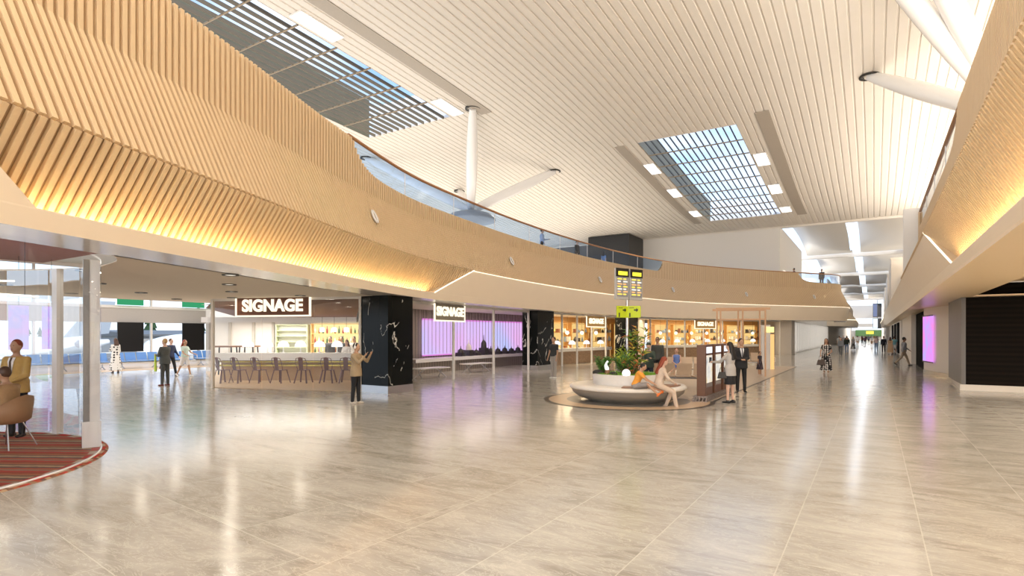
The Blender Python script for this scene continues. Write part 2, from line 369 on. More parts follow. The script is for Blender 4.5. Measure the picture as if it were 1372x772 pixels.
def balcony(path, name, label, prof, pocket, glass_zones, s_rng, slat_end, pitch=.145, rail_rng=None):
    """prof: offsets (J, ridge, lip, edge) ; pocket: (s_ridge0, s_lip0, s_lip1, s_ridge1)"""
    root = thing(name, label, 'balcony', tuple(path.at(pocket[2], 0, 0)))
    root.location = (0, 0, 0)
    oR, oL, oE, zJ, zR, zL = prof
    sA, sB = s_rng
    def ztop(s):
        z = RZ-.04
        for a, b in glass_zones:
            if a <= s <= b: z = min(z, 6.66+.8*max(math.exp(-(s-a)/.55), math.exp(-(b-s)/.22)))
        return z
    def slat(mb, s, o0, z0, o1, z1, w=.078, dep=.05, mi=0):
        p, T, n = path.loc(s)
        a = path.at(s, o0, z0); b = path.at(s, o1, z1); d = (b-a).normalized(); nn = T.cross(d).normalized()
        if nn.dot(n) < 0: nn = -nn
        h = T*(w/2)
        mb.hexa([a-h, a+h, a+h+nn*dep, a-h+nn*dep, b-h, b+h, b+h+nn*dep, b-h+nn*dep], mi)
    st = frange(sA, slat_end, pitch)
    t = MB()
    for s in st: slat(t, s, 0, zJ, 0, ztop(s))
    fine = frange(sA, slat_end, .35)
    for s0, s1 in zip(fine, fine[1:]):
        a, b = ztop(s0), ztop(s1)
        t.hexa([path.at(s0, -.10, zJ), path.at(s1, -.10, zJ), path.at(s1, 0, zJ), path.at(s0, 0, zJ), path.at(s0, -.10, a-.03), path.at(s1, -.10, b-.03), path.at(s1, 0, b-.03), path.at(s0, 0, a-.03)], 1)
    t.build('parapet_cladding', [M_slat, M_back], root)
    t = MB()
    for s in st: slat(t, s, oR, zR, 0, zJ)
    co_ = frange(sA, slat_end, .5)
    t.grid([[path.at(s, 0, zJ) for s in co_], [path.at(s, oR, zR) for s in co_]], 1)
    t.build('middle_cladding', [M_slat, M_back], root)
    r0, l0, l1, r1 = pocket
    oB, zB = .05, 3.33
    t = MB()
    for s in frange(r0+.1, r1-.1, pitch):
        f = 1.
        if s < l0: f = (s-r0)/(l0-r0)
        if s > l1: f = (r1-s)/(r1-l1)
        if f > .04: slat(t, s, oR+(oB-oR)*f, zR+(zB-zR)*f, oR, zR)
    rr = frange(r0, r1, .4)
    t.grid([[path.at(s, oR-.01, zR) for s in rr], [path.at(s, oB, zB) for s in rr]], 1)
    t.build('lower_cladding', [M_slat, M_back], root)
    # plaster: face left and right of the pocket, pocket ends, ledge, lip, underside strip
    t = MB()
    rows = 7
    def face(sb_r, sb_l, send):
        g = []
        for i in range(rows):
            f = i/(rows-1); sb = sb_r+(sb_l-sb_r)*f
            n = 90
            g.append([path.at(sb+(send-sb)*k/n, oR+(oL-oR)*f, zR+(zL-zR)*f) for k in range(n+1)])
        t.grid(g, 0)
    face(r1, l1, sB)
    if r0 > sA+.5: face(r0, l0, sA)
    for a, b in ((r1, l1), (r0, l0)):
        t.grid([[path.at(a+(b-a)*i/6, oR+(oL-oR)*i/6, zR+(zL-zR)*i/6) for i in range(7)], [path.at(a+(b-a)*i/6, oR+(oB-oR)*i/6-.02, zR+(zB-zR)*i/6) for i in range(7)]], 0)
    full = frange(sA, sB, .4)
    led = frange(l0-.3, l1+.3, .4)
    t.grid([[path.at(s, oB-.05, zB-.06) for s in led], [path.at(s, oL-.06, zL-.12) for s in led], [path.at(s, oL-.05, zL) for s in led]], 0)
    t.grid([[path.at(s, oL-.05, zL) for s in full], [path.at(s, oL, zL) for s in full], [path.at(s, oL, zL-.02) for s in full], [path.at(s, oE, SOF) for s in full]], 0)
    t.build('plaster_bulkhead', M_plaster, root)
    t = MB()
    led = frange(l0-.1, l1+.1, .4); t.grid([[path.at(s, oB+.16, zB-.01) for s in led], [path.at(s, oB+.23, zB-.01) for s in led]], 0)
    t.build('light_strip', M_led, root)
    t = MB()
    if path.side > 0: t.tube([path.at(s, oR+.02, zR-.03) for s in frange(r1, sB, .5)], .013, 5)
    t.tube([path.at(r1+(l1-r1)*f/6, oR+(oL-oR)*f/6+.02, zR+(zL-zR)*f/6) for f in range(7)], .024, 5)
    t.build('edge_light', M_ledline, root)
    # slab edge strip
    a, b = rail_rng or (sA, slat_end)
    t = MB(); t.tube([path.at(s, -.02, RZ) for s in frange(a, b, .4)], .05, 8); t.build('handrail', M_rail, root)
    for ga, gb in glass_zones:
        cuts = frange(ga+.05, gb-.05, 3.4)
        for c0, c1 in zip(cuts, cuts[1:]):
            g = MB(); ss = frange(c0+.015, c1-.015, .5)
            g.grid([[path.at(s, -.03, 6.5) for s in ss], [path.at(s, -.03, RZ-.03) for s in ss]], 0, True)
            g.build('glass_pane', M_bglass, root)
        for c in cuts[1:-1]:
            g = MB(); g.tube([path.at(c, -.03, 6.5), path.at(c, -.03, RZ-.03)], .016, 6); g.build('glass_joint', M_white, root)
    return root

PL = Path(dense, 1)
sY = PL.s_of_y
LPROF = (.75, .56, .52, 6.12, 4.45, 3.4)
g0, g1, g2 = sY(11.15), sY(42.7), sY(57.5)
balcony(PL, 'mezzanine_balcony', 'long curved balcony clad in pale timber slats over the shopfronts', LPROF,
        (sY(1.2), sY(2.45), sY(15.6), sY(18.3)), [(g0, g1), (g2, PL.len+6)], (0., PL.len), PL.len-.1, rail_rng=(g0-.15, PL.len-.1))
PR_ = Path([V((1.75, y, 0)) for y in [-7+1.*i for i in range(112)]], -1)
sR = PR_.s_of_y
RPROF = (.68, .38, .34, 6.12, 4.45, 3.4)
balcony(PR_, 'mezzanine_balcony', 'straight balcony with glowing slats above the black stone block', RPROF,
        (sR(-6.9), sR(-6.6), sR(14.9), sR(17.6)), [(sR(17.4), sR(31.8))], (0., sR(96)), sR(31.8), pitch=.13, rail_rng=(sR(17.2), sR(31.8)))

# badges on the slats
for y, lab in ((11.6, 'oval white speaker ring highest up on the big slatted balcony'), (22.3, 'oval white speaker ring right of where the glowing slat band ends'),
               (32.9, 'small white speaker ring left of the flight information boards'), (43.4, 'small pale speaker ring on slats right of the flight information boards'),
               (51.9, 'small dark speaker ring on slats above the timber pergola'), (58.7, 'tiny speaker ring on slats at the far balcony corner')):
    s = sY(y); p, T, n = PL.loc(s); c = PL.at(s, .37+.09, 5.3)
    d = (PL.at(s, 0, 6.12)-PL.at(s, .75, 4.45)).normalized(); nn = T.cross(d); nn = nn if nn.dot(n) > 0 else -nn
    r = thing('speaker_ring', lab, 'speaker', tuple(c), group='speaker rings on the slatted balcony')
    t = MB(); t.tube([T*(.11*math.cos(a))+d*(.19*math.sin(a))+nn*.03 for a in [2*PI*k/20 for k in range(21)]], .03, 8, cap=False); t.build('rim', M_gloss, r)
    t = MB(); t.add([T*(.10*math.cos(2*PI*k/20))+d*(.18*math.sin(2*PI*k/20))+nn*.015 for k in range(20)], [tuple(range(20))]); t.build('speaker_mesh', mat('speaker_mesh', (.45, .38, .3), .7), r)

# ------------------------------------------------------------------ floor, slabs, soffits
t = MB(); t.box(-42, 16, -9, 260, -.2, 0); struct(t.build('floor', M_floor))
t = MB()
full = frange(0, PL.len, .4)
t.grid([[PL.at(s, LPROF[2], SOF) for s in full], [PL.at(s, -.55, SOF) for s in full]], 0); struct(t.build('ceiling_balcony_edge', M_soffit))
# lower ceiling behind it, with the round opening over the lounge
OC, OR_ = V((-12.2, 1.0, 0)), 3.8
t = MB()
ys = frange(-6, 62, .2); xs_n = 60
def e2x(y): 
    return PL.at(sY(y), -.55, 0).x
for y0, y1 in zip(ys, ys[1:]):
    ym = (y0+y1)/2
    for ya, segs in ((None, 0),):
        xl, xr = (-22.4 if ym < 13.2 else -24.), None
        xa0, xa1 = e2x(y0), e2x(y1)
        if abs(ym-OC.y) < OR_:
            h0 = math.sqrt(max(0, OR_**2-(y0-OC.y)**2)); h1 = math.sqrt(max(0, OR_**2-(y1-OC.y)**2))
            t.poly([(xl, y0, SOF), (OC.x-h0, y0, SOF), (OC.x-h1, y1, SOF), (xl, y1, SOF)])
            if OC.x+h0 < xa0 and OC.x+h1 < xa1: t.poly([(OC.x+h0, y0, SOF), (xa0, y0, SOF), (xa1, y1, SOF), (OC.x+h1, y1, SOF)])
        else: t.poly([(xl, y0, SOF), (xa0, y0, SOF), (xa1, y1, SOF), (xl, y1, SOF)])
# reveal of the opening and the drop at the ceiling's outer end
t.lathe([(OR_, SOF), (OR_, SOF+.03)], (OC.x, OC.y, 0), 64, 0, True)
t.box(-22.5, -22.4, -6, 13.2, SOF, SOF+.5)
struct(t.build('ceiling_lower', M_ceil2))
# upper floor slab (left) with brown slatted underside over the airside hall
t = MB(); t.box(-42, -24, -9, 75, FZ-.3, FZ)
ysl = frange(-6, 75, .6)
for y0, y1 in zip(ysl, ysl[1:]):
    if y1 < 62: t.hexa([(-24, y0, FZ-.3), (PL.at(sY(y0), -.1, 0).x, y0, FZ-.3), (PL.at(sY(y1), -.1, 0).x, y1, FZ-.3), (-24, y1, FZ-.3), (-24, y0, FZ), (PL.at(sY(y0), -.1, 0).x, y0, FZ), (PL.at(sY(y1), -.1, 0).x, y1, FZ), (-24, y1, FZ)])
    else: t.box(-24, -3.2, y0, y1, FZ-.3, FZ)
struct(t.build('floor_upper', mat('upper_floor', (.6, .56, .5), .4)))
t = MB()
for x in frange(-40, -14.6, .22): t.box(x, x+.13, -6, 13, FZ-.42, FZ-.3)
for y in frange(-6, 8, .25): t.box(-14.6, PL.at(sY(y), -.5, 0).x, y, y+.15, FZ-.42, FZ-.3)
struct(t.build('ceiling_hall', timber('red_brown_slats', (.22, .075, .045), (.32, .12, .07), (1, 1, 1), .5)))
# right side soffit / slab
t = MB(); t.box(1.4, 2.7, -7, 24, SOF, SOF+.05); t.box(1.4, 14, 24, 96, SOF, SOF+.05); t.box(2.7, 2.75, -7, 24, SOF, 3.6); t.box(2.7, 14, -7, 24, 3.6, 3.65)
struct(t.build('ceiling_right', mat('right_soffit', (.90, .68, .42), .3, noise=.02)))
t = MB(); t.box(1.85, 14, -7, 96, FZ-.3, FZ); struct(t.build('floor_upper_right', mat('upper_floor', (.6, .56, .5), .4)))

# ------------------------------------------------------------------ main ribbed ceiling with two skylights
ZC = [(-10, 15.3), (0, 15.2), (6, 15.05), (13, 14.75), (19, 14.45), (25, 14.1), (29, 13.8), (33, 13.45), (36, 13.1), (39.4, 12.72), (42, 12.42), (45, 12.12), (48, 11.9), (51, 11.76), (54, 11.68), (56.4, 11.65)]
def zc(y):
    for (a, za), (b, zb) in zip(ZC, ZC[1:]):
        if y <= b: return za+(zb-za)*(y-a)/(b-a)
    return ZC[-1][1]
SKY = [(-26.4, -20.0, 1.0, 25.0), (-12.0, -6.4, 33.0, 51.0)]
ysg = sorted(set([a for a, _ in ZC if a >= -8]+[-8, 1.0, 3.5, 9.5, 16, 22]))
PIT = .4
t = MB()
nx = round((13-(-42))/PIT)
for i in range(nx):
    x0 = -42+i*PIT; xm = x0+PIT/2
    for y0, y1 in zip(ysg, ysg[1:]):
        ym = (y0+y1)/2
        if any(a < xm < b and c < ym < d for a, b, c, d in SKY): continue
        pr = [(x0, .045), (x0+.02, 0), (x0+.32, 0), (x0+.34, .045), (x0+PIT, .045)]
        t.grid([[(x, y0, zc(y0)+h) for x, h in pr], [(x, y1, zc(y1)+h) for x, h in pr]])
struct(t.build('ceiling', M_ceil))
t = MB(); t.box(-42, 13, 56.4, 56.7, 11.55, 12.2); struct(t.build('trim_1', M_ceil))
def curve_strip(mb, x0, x1, y0, y1, dz, th=.04, n=8, mi=0):
    yy = frange(y0, y1, max(.4, (y1-y0)/n))
    for a, b in zip(yy, yy[1:]):
        mb.hexa([(x0, a, zc(a)+dz-th), (x1, a, zc(a)+dz-th), (x1, b, zc(b)+dz-th), (x0, b, zc(b)+dz-th), (x0, a, zc(a)+dz), (x1, a, zc(a)+dz), (x1, b, zc(b)+dz), (x0, b, zc(b)+dz)], mi)
for k, ((xa, xb, ya, yb), nb, ncr, lab) in enumerate(zip(SKY, (13, 15), (12, 9), ('large skylight with bronze louvres above the curved slatted balcony', 'square skylight with fine dark grid over the middle of the hall'))):
    r = thing('skylight', lab, 'skylight', ((xa+xb)/2, (ya+yb)/2, zc((ya+yb)/2)), group='skylights in the ribbed ceiling')
    r.location = (0, 0, 0)
    D = 2.3 if k == 0 else 1.7
    t = MB(); yy = frange(ya, yb, 2.)
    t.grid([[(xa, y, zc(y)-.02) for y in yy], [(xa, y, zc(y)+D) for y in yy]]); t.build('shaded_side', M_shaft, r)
    t = MB(); t.grid([[(xb, y, zc(y)-.02) for y in yy], [(xb, y, zc(y)+.5) for y in yy]])
    t.grid([[(xa, yb, zc(yb)-.02), (xb, yb, zc(yb)-.02)], [(xa, yb+.9, zc(yb)+D), (xb, yb+.9, zc(yb)+D)]])
    t.grid([[(xa, ya, zc(ya)-.02), (xb, ya, zc(ya)-.02)], [(xa, ya, zc(ya)+.4), (xb, ya, zc(ya)+.4)]])
    t.build('shaft_lining', M_white, r)
    t = MB(); w_ = .07 if k == 0 else .045
    for i in range(1, nb): curve_strip(t, xa+(xb-xa)*i/nb-w_/2, xa+(xb-xa)*i/nb+w_/2, ya, yb, .10, .15 if k == 0 else .09, 14)
    t.build('louvre_grille', M_grille if k == 0 else mat('dark_grille', (.03, .026, .022), .6), r)
    t = MB()
    for i in range(1, ncr):
        y = ya+(yb-ya)*i/ncr; t.tube([(xa, y, zc(y)-.02), (xb, y, zc(y)-.02)], .045 if k == 0 else .04, 6)
    t.build('cross_grille', mat('cross_bar', (.32, .25, .17), .4, .3), r)
    t = MB(); t.grid([[(xa, y, zc(y)+D-.1) for y in yy], [(xb, y, zc(y)+.45) for y in yy]]); t.build('skylight_glazing', M_glass, r)
def slot(x0, x1, y0, y1, lab):
    t = MB(); curve_strip(t, x0, x1, y0, y1, .0, .03, 10)
    tag(t.build('ceiling_slot', M_slot), lab, 'ceiling slot', 'grey slots beside the skylights')
slot(-18.3, -17.6, 1, 25.6, 'long grey slot in the ceiling beside the louvred skylight')
slot(-5.3, -4.6, 32, 52, 'grey ceiling slot on the right of the square gridded skylight')
slot(-13.5, -12.9, 33, 51.5, 'thinner grey ceiling slot on the left of the gridded skylight')
def lpanel(x0, x1, y0, y1, lab):
    r = thing('ceiling_light', lab, 'ceiling light', (0, 0, 0), group='square white ceiling lights')
    t = MB(); curve_strip(t, x0, x1, y0, y1, -.0, .05, 2); t.build('housing', M_white, r)
    t = MB(); curve_strip(t, x0+.05, x1-.05, y0+.05, y1-.05, -.05, .012, 2); t.build('diffuser', M_panel, r)
for a in ((-19.8, -19.0, 14.4, 16.6, 'bright ceiling panel beside the nearer end of the louvred skylight'), (-19.8, -19.0, 23., 25., 'bright ceiling panel at the far corner of the louvred skylight'),
          (-6.3, -5.5, 37.3, 39.3, 'bright square light right of the gridded skylight, nearest of three'), (-6.3, -5.5, 43., 45., 'bright square light right of the gridded skylight, middle of three'), (-6.3, -5.5, 48.8, 50.5, 'bright square light right of the gridded skylight, farthest of three'),
          (-12.85, -12.1, 36.2, 38, 'bright square light left of the gridded skylight, nearest of three'), (-12.85, -12.1, 41.2, 43., 'bright square light left of the gridded skylight, middle of three'), (-12.85, -12.1, 47., 48.8, 'bright square light left of the gridded skylight, farthest of three')):
    lpanel(*a)

# tilted columns
def strut(a, b, r, lab):
    a, b = V(a), V(b)
    o = thing('tilted_column', lab, 'column', tuple(a)); d = b-a; n = 14
    t = MB(); t.tube([d*(i/n) for i in range(n+1)], [r*(.55+.45*math.sin(PI*min(1, (i/n)*.97+.03))**.8) for i in range(n+1)], 20); t.build('shaft', M_gloss, o)
    t = MB(); c = d; t.lathe([(.30, -.02), (.42, -.05), (.42, .03), (.27, .03), (.27, -.02)], tuple(c), 24); t.build('socket_ring', M_dark, o)
    return o
LN = (-22.3, 30, 10.0)
for p, lab in (((-18.3, 24.8, zc(24.8)), 'upright white tapered column above the glass balustrade'), ((-18.7, 34.9, zc(34.9)), 'white tapered column leaning to the right above the glass balustrade'),
               ((-29.2, 27.4, zc(27.4)), 'long white tapered column seen lying flat through balcony glass'), ((-27.5, 35.5, zc(35.5)), 'white tapered column leaning back, behind the balcony glass')):
    strut(LN, p, .34, lab)
RN = (4.3, 27.8, 10.0)
for p, lab in (((-.17, 30.6, zc(30.6)), 'white tapered column reaching left from the right balcony'), ((-.3, 21.2, zc(21.2)), 'lower of the two steep white columns at top right'), ((.75, 20.5, zc(20.5)), 'upper of the two steep white columns at top right')):
    strut(RN, p, .36, lab)
for nd, lab in ((LN, 'grey domed trunk carrying the tilted columns behind the balcony glass'), (RN, 'grey domed trunk carrying the tilted columns of the right balcony')):
    o = thing('column_trunk', lab, 'column', (nd[0], nd[1], FZ))
    t = MB(); t.lathe([(.5, 0), (.45, 2.2), (.5, 2.6)], n=24); t.build('trunk', mat('trunk_grey', (.42, .41, .40), .5), o)
    t = MB(); t.lathe([(.5, 2.6), (1.6, 2.9), (1.65, 3.0), (1.3, 3.35), (.5, 3.6), (0, 3.65)], n=32); t.build('dome', mat('dome_grey', (.36, .36, .37), .3), o)
t = MB(); t.box(13.8, 14, -9, 57, FZ, 16); t.box(13.8, 14, -9, 24.4, 0, SOF+.5); struct(t.build('wall_sunblock_upper', M_cream))  # unseen wall, added to keep the sun out of the hall
t = MB(); t.box(4.3, 4.5, 57, 96, FZ, 13.5); struct(t.build('wall_sunblock_far', M_cream))  # plain wall added to stop sun coming in under the vaults
# walls at the far end of the upper floor
t = MB(); t.box(-20, -7.2, 56.5, 56.8, FZ, 11.7); struct(t.build('wall_far', mat('far_wall', (.84, .81, .77), .6, noise=.03)))
t = MB(); t.box(-7.5, -7.2, 56.8, 75, FZ, 11.7); struct(t.build('wall_far_side', mat('far_wall', (.84, .81, .77), .6)))
t = MB(); t.box(-24.3, -20, 52.5, 56.6, FZ, zc(56)); t.box(-22.4, -21, 52.4, 52.5, FZ, FZ+2.4, 1); struct(t.build('wall_core', [M_black, M_dark]))
t = MB(); t.box(-42, -24.3, 56.5, 56.7, 9.2, 12); 
for x in frange(-42, -24.5, 2.9): t.box(x-.05, x+.05, 56.5, 56.6, FZ, 9.2)
t.box(-42, -24.3, 56.45, 56.6, 8.0, 8.08); struct(t.build('window_1', mat('dark_band', (.10, .11, .12), .5)))

# ------------------------------------------------------------------ far concourse: sail vaults, walls, pods
def vault(x0, x1, y0, y1, i):
    t = MB(); n, m = 14, 16; rows = []
    for a in range(n+1):
        u = a/n; row = []
        for b in range(m+1):
            v = b/m; y = y0+(y1-y0)*v
            fold = 1.0*math.exp(-((v-.72-.10*math.cos(PI*u))/.16)**2)*(u**.8)
            z = 12.0+1.25*(1-u)**2*math.sin(PI*min(1, v*1.02))**.6-fold*.9
            row.append((x0+(x1-x0)*u, y, z))
        rows.append(row)
    t.grid(rows, 0, True)
    struct(t.build('ceiling_vault', mat('vault_white', (.84, .80, .74), .55, noise=.01)))
ybs = [56.8, 82.5, 109, 135.5, 162, 188.5]
for j, (y0, y1) in enumerate(zip(ybs, ybs[1:])):
    for i, (x0, x1) in enumerate(((-13.4, -8.2), (-7.3, -2.2), (-1.4, 4.2))): vault(x0, x1, y0, y1-.5, i)
t = MB()
for y in ybs: t.box(-14, 5, y-.35, y, 11.5, 12.05)
struct(t.build('trim_2', mat('vault_white', (.84, .80, .74), .55)))
t = MB(); t.box(-7.6, -6.3, 57, 59.5, 0, SOF+.3); struct(t.build('wall_left_far', M_grey))
t = MB(); t.box(-12.5, -7.6, 60.2, 60.4, 0, SOF+.3); struct(t.build('wall_left_return', M_grey))
t = MB(); t.box(-6.9, -6.7, 59.5, 112, 0, 7.5)
for y in frange(61, 110, 1.6): t.box(-6.7, -6.55, y, y+.25, 0, SOF)
struct(t.build('wall_left_concourse', M_white))
for y in frange(61, 108, 1.6): t = MB(); t.box(-6.7, -6.68, y+.27, y+1.55, .15, SOF-.1); o = struct(t.build('window_lit', emit('lit_shop_window', (1., .94, .86), .5)))
t = MB(); t.box(-6.9, -6.7, 112, 235, 0, 11.5); struct(t.build('wall_left_end', M_grey))
# glazed wall pieces with ceiling under balcony end
def pod(path, lab, s0, s1):
    root = thing('concourse_pod', lab, 'balcony', (0, 0, 0))
    ss = frange(s0, s1, 1.)
    t = MB(); t.grid([[path.at(s, o_, z_) for s in ss] for o_, z_ in ((0, 7.2), (0, 6.0))]); t.build('parapet_cladding', M_slat, root)
    t = MB(); t.grid([[path.at(s, o_, z_) for s in ss] for o_, z_ in ((0, 6.0), (1.1, 4.4))]); t.build('middle_cladding', M_slat, root)
    t = MB(); t.grid([[path.at(s, o_, z_) for s in ss] for o_, z_ in ((1.1, 4.4), (.9, 3.3), (-3, 3.3))]); t.build('plaster_bulkhead', M_plaster, root)
    t = MB(); t.tube([path.at(s, 1.1, 4.38) for s in ss], .05, 5); t.build('edge_light', M_ledline, root)
pp = catmull([V(p) for p in ((-12, 104, 0), (-9, 108, 0), (-5.2, 112.5, 0), (-3.9, 115, 0), (-3.7, 119, 0), (-3.8, 130, 0), (-4, 150, 0))]); PP = Path(pp, 1)
pod(PP, 'distant slatted balcony end past the left wall of the concourse', 0, PP.len)
pp = catmull([V(p) for p in ((6, 93, 0), (4.2, 95, 0), (2.9, 97.5, 0), (2.3, 101, 0), (2.3, 112, 0), (2.3, 150, 0))]); PP2 = Path(pp, -1)
pod(PP2, 'distant slatted balcony end past the right bulkhead', 0, PP2.len)
# white boxes stepping along the right upper edge
t = MB(); t.box(1.15, 1.75, 32., 32.4, 4.45, 7.7); t.box(1.75, 2.1, 31.9, 40, 6.1, 7.7); struct(t.build('wall_upper_end', M_white))
for y, z, lab in ((52, 7.6, 'white upper wall block stepping along the right balcony, nearest'), (66, 7.6, 'white upper wall block farther along the right balcony'), (82, 7.4, 'white upper wall block at the far end of the right balcony')):
    t = MB(); t.box(1.1, 3.4, y, y+8, 4.45, z); t.box(1.05, 3.45, y-.05, y+.3, z, z+.12); struct(t.build('wall_upper_block', M_cream))
# right: black block, curved wall, portals
t = MB(); t.prism([(2.5, 24.5), (14, 24.5), (14, 28.4), (2.66, 28.4)], .2, 3.6)
o = thing('stone_block', 'huge black stone block with a pale plinth under the right balcony', 'wall block', (0, 0, 0)); M_blk = stripes('black_ribbed_stone', [(.008, .006, .005), (.011, .008, .006), (.007, .006, .005), (.013, .009, .007)], 2, .32, .8)
for q in M_blk.node_tree.nodes:
    if q.type == 'BSDF_PRINCIPLED': q.inputs['Specular IOR Level'].default_value = .1
t.build('stone_cladding', M_blk, o)
t = MB(); t.box(2.5, 2.62, 24.47, 28.4, .2, 3.6); t.build('edge_panel', mat('grey_bronze', (.16, .15, .14), .4), o)
t = MB(); t.prism([(2.46, 24.44), (14, 24.44), (14, 28.5), (2.62, 28.5)], 0, .2); t.build('plinth', M_cream, o)
cw = catmull([V(p) for p in ((5.5, 28.7, 0), (3.9, 29.3, 0), (2.9, 30.7, 0), (2.38, 32.4, 0), (2.06, 34.3, 0))])
t = MB(); t.grid([[(p.x, p.y, z) for p in cw] for z in (0.18, SOF)], 0, True); t.grid([[(p.x-.03, p.y-.01, z) for p in cw] for z in (0., .18)], 1, True)
t.box(2.06, 2.6, 34.2, 34.4, 0, SOF); struct(t.build('wall_right_curved', [M_cream, M_steel]))
M_pink = screen('pink_video', (.95, .30, .78), (.80, .32, .95), (.52, .46, .98), .42, 1.2)
o = thing('video_screen', 'tall magenta video screen on the curved white wall', 'screen', (0, 0, 0))
sp_ = [p for p in cw if 32.4 < p.y < 34.25]
t = MB(); t.grid([[(p.x-.07, p.y, z) for p in sp_] for z in (.6, 2.75)], 0, True); t.build('screen_face', M_pink, o)
t = MB()
for z in (.57, 2.75): t = MB(); t.grid([[(p.x-.09, p.y, z+h) for p in sp_] for h in (0, .05)], 0, True); t.build('bezel', M_dark, o)
t = MB(); t.box(2.0, 2.4, 44.2, 58, 0, SOF); t.box(2.0, 2.4, 60, 95, 0, SOF+.2); t.box(2.2, 2.6, 95, 235, 0, 11.5); struct(t.build('wall_right', M_cream))
t = MB(); t.box(2.25, 5, 34.4, 44.2, .0, SOF); struct(t.build('door_1', mat('matte_black', (.010, .009, .009), .9, spec=.08)))
for k, (y, lab) in enumerate(((64, 'black opening in the far right wall, nearest of three'), (73, 'black opening in the far right wall, middle of three'), (83, 'black opening in the far right wall, farthest of three'))):
    t = MB(); t.box(1.9, 2.0, y, y+4.5, .1, 3.0); struct(t.build('door_2', mat('matte_black', (.010, .009, .009), .9, spec=.08)))
# end of the concourse
t = MB(); t.box(-7, 3, 235, 235.3, 0, 3.2); t.box(-7, 3, 235, 235.3, 7.5, 12); t.box(-7, 3, 235, 235.3, 4.5, 5.6)
struct(t.build('wall_end', M_grey))
for x0, x1, z0, z1, y, lab in ((-.3, 1.9, 7, 11, 200, 'black hanging screen high in the distant concourse'), (-.3, 1.9, 3.6, 6.6, 199, 'lower pale hanging screen in the distant concourse')):
    o = thing('hanging_screen', lab, 'screen', ((x0+x1)/2, y, z0))
    t = MB(); t.box(-1.1, 1.1, -.1, .1, 0, z1-z0); t.build('casing', M_black, o)
    t = MB(); t.box(-1., .1, -.12, -.1, .15, z1-z0-.15); t.build('screen_face', emit('far_screen_'+str(int(z0)), (.55, .75, .95) if z0 < 5 else (.10, .12, .2), .9), o)
    t = MB(); t.tube([(0, 0, z1-z0), (0, 0, 12-z0)], .06, 6); t.build('hanger', M_dark, o)
o = thing('green_banner_sign', 'green and yellow sign band at the far end of the concourse', 'sign', (-1.5, 234.5, 0))
t = MB(); t.box(-4, 4, -.1, .1, 1.2, 3.4); t.build('sign_board', mat('green_board', (.10, .22, .07), .6), o)
t = MB(); t.box(-.8, 1.4, -.15, -.1, 2.0, 3.0); t.build('yellow_patch', emit('yellow_patch', (.9, .6, .08), .8), o)

# ------------------------------------------------------------------ left hall: window wall, outside, seats
t = MB()
t.box(-40.2, -40, -8, 57, 2.65, 3.55, 1)
t.box(-40.25, -39.95, -8, 57, 3.55, 3.72, 0); t.box(-40.2, -40, -8, 57, 0, .12, 0); t.box(-40.2, -40, -8, 57, 5.9, 6.1, 0)
for y in frange(-6, 56, 3.1): t.box(-40.15, -40.02, y-.06, y+.06, 0, 6.1, 0)
struct(t.build('window_2', [M_white, mat('spandrel_grey', (.50, .47, .44), .6, noise=.05)]))
t = MB(); t.grid([[(-40.1, y, z) for y in (-8, 57)] for z in (.1, 6)]); struct(t.build('window_glass', glass('window_glazing', (.95, .98, 1.), .5)))
for k, (y, lab) in enumerate(((17.45, 'black panel hung in the window wall, left of the person in grey'), (21.4, 'black panel hung in the window wall, right beside the bar front'))):
    o = thing('window_screen', lab, 'window panel', (-39.8, y, .8), group='black panels in the window wall')
    t = MB(); t.box(-.04, .04, -.75, .75, 0, 1.86); t.build('black_panel', M_black, o)
    t = MB(); t.box(-.04, .04, -.75, .75, 2.95, 3.9); t.build('green_panel', emit('green_transom', (.05, .36, .16), .4), o)
for y, lab in ((11.2, 'purple hanging banner seen through the lounge glass, left one'), (12.6, 'purple hanging banner seen through the lounge glass, right one')):
    o = thing('hanging_banner', lab, 'banner', (-37.6, y, 1.1), group='purple banners')
    t = MB(); t.box(-.02, .02, -.42, .42, 0, 2.3); t.build('banner_cloth', screen('banner_violet', (.75, .35, .95), (.55, .42, 1.), (.85, .45, .9), .36, 1.5), o)
    t = MB(); t.tube([(0, 0, 2.3), (0, 0, 4.9)], .012, 5); t.build('cord', M_dark, o)
